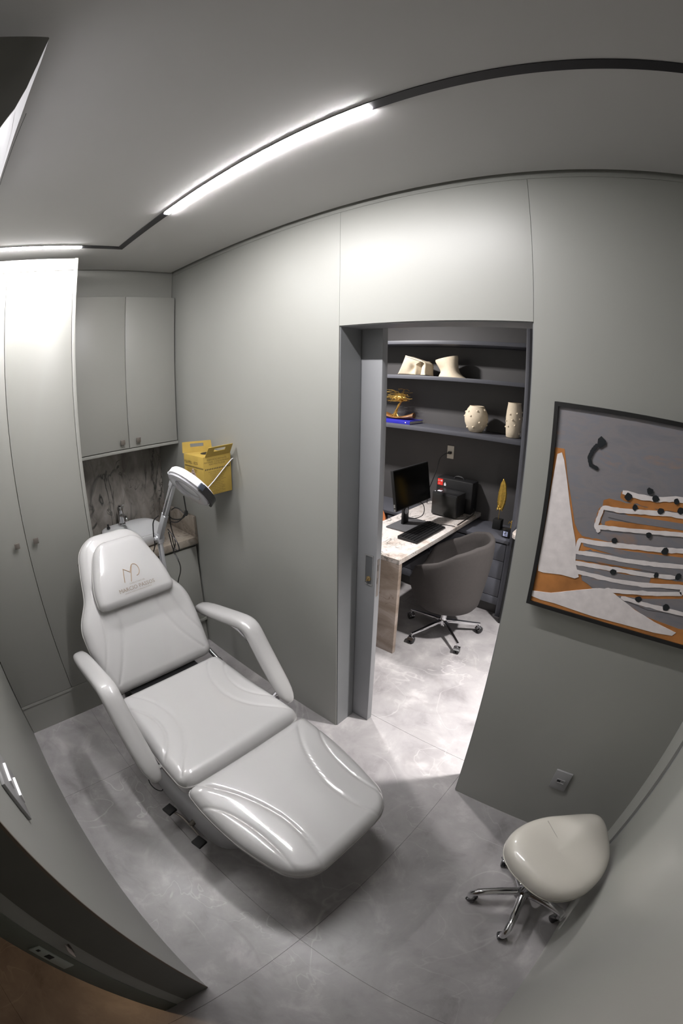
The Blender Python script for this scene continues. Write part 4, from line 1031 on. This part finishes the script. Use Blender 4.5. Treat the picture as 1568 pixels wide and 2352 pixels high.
# sculpture left: a bent sheet with an open fold
vs = []; fs = []
cols = 30; rowz = 18
front = [(-2.158, 0), (-2.14, .06), (-2.11, .125), (-2.078, .17)]
sc1 = MB()
n1 = 26
for r in range(rowz + 1):
    t = r / rowz
    zl = .17 * t
    for c in range(n1 + 1):
        s = c / n1
        # front sheet: from left silhouette to the fold lip
        xl = -2.158 + .082 * t ** .9
        xr = -1.992 + .02 * math.sin(t * PI * 1.3) - .010 * (1 - t) + .10 * max(0, t - .62) / .38 * 1.0
        x = xl + (xr - xl) * s; z = zl - s * .038 * t * t * 1.2
        y = 3.28 + .03 * math.sin(s * PI * .9) * (1 - t) + .045 * s ** 3 * (1 - t) - .018 * math.exp(-((s - .7) / .18) ** 2 - ((t - .35) / .22) ** 2) * -1.6
        vs.append((x, y, 1.9225 + max(z, 0)))
for r in range(rowz):
    for c in range(n1): fs.append((r * (n1 + 1) + c, r * (n1 + 1) + c + 1, (r + 1) * (n1 + 1) + c + 1, (r + 1) * (n1 + 1) + c))
sa = thing('folded_sculpture', 'cream clay sculpture of a folded sheet on the upper shelf, left one', 'sculpture', (-2.01, 3.34, 1.921))
o = obj('front_sheet', MB().add(vs, fs), CLAY, sa, smooth=True, angle=60)
md = o.modifiers.new('t', 'SOLIDIFY'); md.thickness = .007; md.offset = 0
P_ = smoothpath([(-2.078, 0, 2.087), (-2.02, 0, 2.072), (-1.95, 0, 2.052), (-1.893, 0, 2.036), (-1.882, 0, 2.018), (-1.881, 0, 1.97), (-1.880, 0, 1.9265)], 3)
vs = []; m = len(P_)
for r in range(9):
    for p in P_: vs.append((p.x + .004 * r, 3.275 + .012 * r + .004 * math.sin(p.z * 60), p.z - .001 * r))
vs2 = [(r * m + i, r * m + i + 1, (r + 1) * m + i + 1, (r + 1) * m + i) for r in range(8) for i in range(m - 1)]
o = obj('folded_over_sheet', MB().add(vs, vs2), CLAY, sa, smooth=True, angle=60); md = o.modifiers.new('t', 'SOLIDIFY'); md.thickness = .007; md.offset = 0
P_ = smoothpath([(-1.995, 0, 1.925), (-1.985, 0, 1.975), (-1.99, 0, 2.02), (-1.965, 0, 2.045), (-1.92, 0, 2.04)], 3); vs = []; m = len(P_)
for r in range(6):
    for p in P_: vs.append((p.x + .010 * r, 3.29 + .016 * r, p.z))
o = obj('inner_fold', MB().add(vs, [(r * m + i, r * m + i + 1, (r + 1) * m + i + 1, (r + 1) * m + i) for r in range(5) for i in range(m - 1)]), CLAY, sa, smooth=True, angle=60); md = o.modifiers.new('t', 'SOLIDIFY'); md.thickness = .006; md.offset = 0
P_ = smoothpath([(-1.99, 0, 1.925), (-1.95, 0, 1.9255), (-1.90, 0, 1.926)], 1)
obj('right_face', MB().add([(-1.955, 3.335, 1.925), (-1.89, 3.30, 1.925), (-1.889, 3.30, 2.03), (-1.935, 3.335, 2.035), (-1.955, 3.341, 1.925), (-1.89, 3.306, 1.925), (-1.889, 3.306, 2.03), (-1.935, 3.341, 2.035)],
    [(0, 1, 2, 3), (7, 6, 5, 4), (0, 4, 5, 1), (1, 5, 6, 2), (2, 6, 7, 3), (3, 7, 4, 0)]), CLAY, sa)
sa.location.z += 0.005
# sculpture right: waisted, leaning neck form (lofted)
secs = [(1.922, -1.775, -1.528, .10), (1.935, -1.77, -1.553, .095), (1.955, -1.762, -1.58, .085), (1.975, -1.765, -1.592, .08), (2.0, -1.782, -1.60, .078), (2.03, -1.80, -1.603, .075), (2.05, -1.812, -1.602, .072), (2.062, -1.812, -1.603, .068)]
rings = []
for i, (z, xa, xb, hw) in enumerate(secs):
    ring = []
    for k in range(36):
        a = 2 * PI * k / 36; x = (xa + xb) / 2 + (xb - xa) / 2 * math.cos(a); y = 3.345 + hw * math.sin(a) * (.85 + .15 * math.cos(a))
        t = i / (len(secs) - 1); zz = z + .045 * t * t * (x + 1.81) / .2
        if y < 3.345: y += .022 * math.exp(-((x + 1.735) / .05) ** 2 - ((zz - 1.985) / .03) ** 2)
        ring.append((x, y, zz))
    rings.append(ring)
inner = [[((x - (-1.70)) * .9 - 1.70, (y - 3.345) * .88 + 3.345, z - .003 - .03 * q) for x, y, z in rings[-1]] for q in (0, 1)]
obj('neck_sculpture', MB().rings(rings + inner), CLAY, smooth=True, angle=70, label='cream clay waisted sculpture on the upper shelf, right one', cat='sculpture')
# vases with bumps


def vase(x, y, z0, prof, name, label, nb, seed, br):
    v = thing(name, label, 'vase', (x, y, z0))
    obj('vase_body', MB().lathe((x, y, z0), prof + [(prof[-1][0] - .008, prof[-1][1]), (prof[-1][0] - .012, prof[-1][1] - .05)], 40), CLAY, v, smooth=True, angle=60)
    rnd = random.Random(seed); zs = [p[1] for p in prof[1:]]; rs = [p[0] for p in prof[1:]]
    for k in range(nb):
        a = k * 2.399 + seed; zz = prof[-1][1] * (.12 + .76 * (((k * 7) % nb + .5) / nb)); r = float(np.interp(zz, zs, rs)); c = Vector((x + math.cos(a) * (r - .002), y + math.sin(a) * (r - .002), z0 + zz)); ax = Vector((math.cos(a), math.sin(a), 0))
        obj('bump', MB().lathe(c, [(br, -.002), (br * .85, .004), (br * .5, .009), (.001, .011)], 12, ax), CLAY, v, smooth=True, angle=80)


vase(-1.408, 3.345, 1.4815, [(.045, 0), (.055, .004), (.078, .04), (.095, .08), (.100, .115), (.094, .155), (.078, .19), (.062, .212), (.060, .218)], 'round_vase', 'round cream clay vase with small bumps on the middle shelf', 20, 3, .0105)
vase(-1.075, 3.335, 1.4815, [(.050, 0), (.056, .006), (.060, .05), (.064, .11), (.066, .16), (.061, .22), (.054, .268), (.055, .278)], 'tall_vase', 'tall cylindrical cream clay vase with bumps at the shelf end', 20, 6, .0095)
# book, wooden base, wire tree
bo = thing('book', 'blue hardback book lying under the carved wood tree base', 'book', (-2.17, 3.36, 1.4815))
obj('cover', MB().box(-2.38, -2.0, 3.255, 3.49, 1.4815, 1.485).box(-2.38, -2.0, 3.255, 3.49, 1.508, 1.5115).box(-2.38, -2.0, 3.252, 3.256, 1.4815, 1.5115), BLUE, bo, bevel=.001)
obj('pages', B(-2.375, -2.005, 3.256, 3.485, 1.485, 1.508), PAPER, bo)
PP = mat('pale print', (.6, .5, .55), .5)
obj('spine_emblem', MB().lathe((-2.045, 3.2515, 1.497), [(.006, 0), (.006, .0006)], 12, (0, -1, 0)), PP, bo)
obj('spine_print', MB().box(-2.16, -2.12, 3.2513, 3.2519, 1.494, 1.499), BLUE, bo)
wt_ = thing('wire_tree', 'gold wire bonsai tree on a carved brown wood base', 'ornament', (-2.2, 3.37, 1.512))
rings = []
for i in range(15):
    t = i / 14; x = -2.37 + .34 * t; hz = .022 + .034 * abs(2 * t - 1) ** 1.6; wy = .018 + .045 * math.sin(PI * min(max(t, .06), .97)) ** .6; ring = []
    for k in range(14):
        a = 2 * PI * k / 14; ring.append((x, 3.37 + wy * math.cos(a), 1.513 + (hz * (1 + math.sin(a)) / 2 + .012 * abs(2 * t - 1) ** 2) * 1.0))
    rings.append(ring)
obj('carved_base', MB().rings(rings), WOODB, wt_, smooth=True)
rnd = random.Random(12); tk = MB()
for k in range(14):
    a = rnd.uniform(0, 2 * PI); r0 = rnd.uniform(.02, .05); b0 = (-2.215 + r0 * math.cos(a), 3.36 + .5 * r0 * math.sin(a) - .015, 1.535 + rnd.uniform(-.01, .006))
    j = lambda s: rnd.uniform(-s, s)
    tk.tube(smoothpath([b0, (-2.22 + j(.012), 3.36 + j(.01), 1.575), (-2.205 + j(.008), 3.36 + j(.008), 1.615), (-2.185 + j(.008), 3.36 + j(.008), 1.65), (-2.165 + j(.012), 3.36 + j(.01), 1.675)]), .0030, 5)
obj('wire_trunk', tk, GOLD, wt_, smooth=True)
br_ = MB()
for k in range(120):
    y = 3.36 + rnd.gauss(0, .03); z = 1.685 + abs(rnd.gauss(0, .045)); z = min(z, 1.79); x0 = -2.155 + rnd.uniform(-.08, .05); ln = rnd.uniform(.05, .13) * (1 if rnd.random() < .8 else -.5)
    z -= .9 * (x0 + 2.17) ** 2 * 4
    br_.tube([(-2.165 + rnd.uniform(-.02, .02), 3.36, 1.675), (x0, y, z), (x0 - ln * .5, y + rnd.uniform(-.01, .01), z + rnd.uniform(-.006, .010)), (x0 - ln, y + rnd.uniform(-.01, .01), z + rnd.uniform(-.012, .008))], .0013, 4)
obj('wire_foliage', br_, GOLD, wt_, kind='stuff', smooth=True)

# ------------------------------------------------------------------ desk chair
cx, cy = -1.222, 2.665
oc = thing('office_chair', 'grey brown upholstered barrel chair on chrome castor base', 'chair', (cx, cy, 0))
rings_o = []; NA = 72


def rim_z(a):  # a: degrees from +x (backrest side)
    a = abs((a + 180) % 360 - 180)
    return float(np.interp(a, [0, 40, 70, 95, 118, 135, 150, 180], [.83, .825, .78, .705, .66, .62, .50, .45]))


def shell(fz, rk, extra=0):
    ring = []
    for k in range(NA):
        a = 360 * k / NA; A = math.radians(a); zt = rim_z(a - 10); z = .285 + (zt - .285) * fz
        bulge = .235 + .055 * min(1, fz * 1.6) + .012 * fz
        r = bulge * rk
        ring.append((cx + .01 + r * math.cos(A) * 1.0, cy + r * math.sin(A) * .98, z + extra))
    return ring


R3 = [shell(0, .45, -.01), shell(0, .8, -.008), shell(0, .97, .0), shell(.05, 1.03, 0), shell(.2, 1.02), shell(.45, 1.0), shell(.7, 1.0), shell(.9, 1.0), shell(.975, .99), shell(1.0, .955), shell(1.0, .89), shell(.97, .855), shell(.85, .84), shell(.6, .82)]
R3 += [[(x, y, .46) for x, y, z in shell(.4, .80)], [(x, y, .47) for x, y, z in shell(.4, .6)], [(x, y, .475) for x, y, z in shell(.4, .1)]]
# seat interior follows min(rim, seat level)
for q in range(11, 14):
    R3[q] = [(x, y, max(z, .455)) if rim_z(math.degrees(math.atan2(y - cy, x - cx)) - 10) > .52 else (x, y, min(z, .47)) for x, y, z in R3[q]]
obj('upholstered_shell', MB().rings(R3), CHAIRF, oc, smooth=True, angle=80)
obj('gas_column', MB().lathe((cx, cy, .07), [(.032, 0), (.036, .02), (.030, .05), (.026, .06), (.026, .12), (.019, .125), (.019, .215)], 22), CHROME, oc, smooth=True)
obj('seat_mechanism', B(cx - .07, cx + .07, cy - .06, cy + .06, .255, .278), BLACK, oc, bevel=.004)
for k in range(5):
    a = math.radians(177 + 72 * k); d = Vector((math.cos(a), math.sin(a), 0)); p0 = Vector((cx, cy, 0)); t = Vector((-d.y, d.x, 0))
    lg_ = MB()
    e0 = p0 + d * .03 + Vector((0, 0, .105)); e1_ = p0 + d * .305 + Vector((0, 0, .082))
    q = []
    for s, hw, hh in ((0, .014, .014), (1, .009, .007)):
        c = e0.lerp(e1_, s); q.append([c + t * hw + Vector((0, 0, hh)), c - t * hw + Vector((0, 0, hh)), c - t * hw - Vector((0, 0, hh)), c + t * hw - Vector((0, 0, hh))])
    lg_.rings(q).tube([e1_ - d * .005, e1_ - d * .005 - Vector((0, 0, .03))], .006, 8)
    obj('leg', lg_, CHROME, oc, bevel=.002)
    c = p0 + d * .302 + Vector((0, 0, .0265)); tt = (t + d * (.5, -.4, .9, -.7, .3)[k]).normalized()
    obj('castor', MB().lathe(c - tt * .022, [(.015, 0), (.026, .003), (.026, .016), (.016, .019), (.016, .025), (.026, .028), (.026, .041), (.015, .044)], 20, tt), BLACK, oc, smooth=True)
    fk = MB(); dd = tt.cross(Vector((0, 0, 1)))
    arc = [c + (dd * math.cos(b) + Vector((0, 0, 1)) * math.sin(b)) * .029 for b in [math.radians(v) for v in range(20, 161, 20)]]
    q = [[p + tt * .024, p + tt * .024 + (p - c) * .06, p - tt * .024 + (p - c) * .06, p - tt * .024] for p in arc]
    obj('castor_hood', fk.rings(q), CHROME, oc, smooth=True, angle=40)
# tan chair beyond the desk
vch = thing('visitor_chair', 'tan leather visitor chair half hidden beyond the desk', 'chair', (-2.20, 2.84, 0))
rings = []
for z, f in ((.42, .8), (.46, 1), (.62, 1.0), (.74, .97), (.79, .9), (.80, .8)):
    ring = []
    for k in range(28):
        a = 2 * PI * k / 28; ring.append((-2.22 + .25 * f * math.cos(a), 2.84 + .27 * f * math.sin(a), z if z < .6 else z - .16 * max(0, math.cos(a)) * (z - .5) / .3))
    rings.append(ring)
rings += [[(-2.22 + (x + 2.22) * .85, 2.84 + (y - 2.84) * .85, z - .02 - .14 * q) for x, y, z in rings[5]] for q in (0, 1)]
obj('shell', MB().rings(rings), ORANGE, vch, smooth=True)
for a in (45, 135, 225, 315):
    A = math.radians(a); obj('leg', MB().tube([(-2.22 + .14 * math.cos(A), 2.84 + .14 * math.sin(A), .425), (-2.22 + .22 * math.cos(A), 2.84 + .22 * math.sin(A), 0.0)], [.014, .009], 10), BLACK, vch, smooth=True)
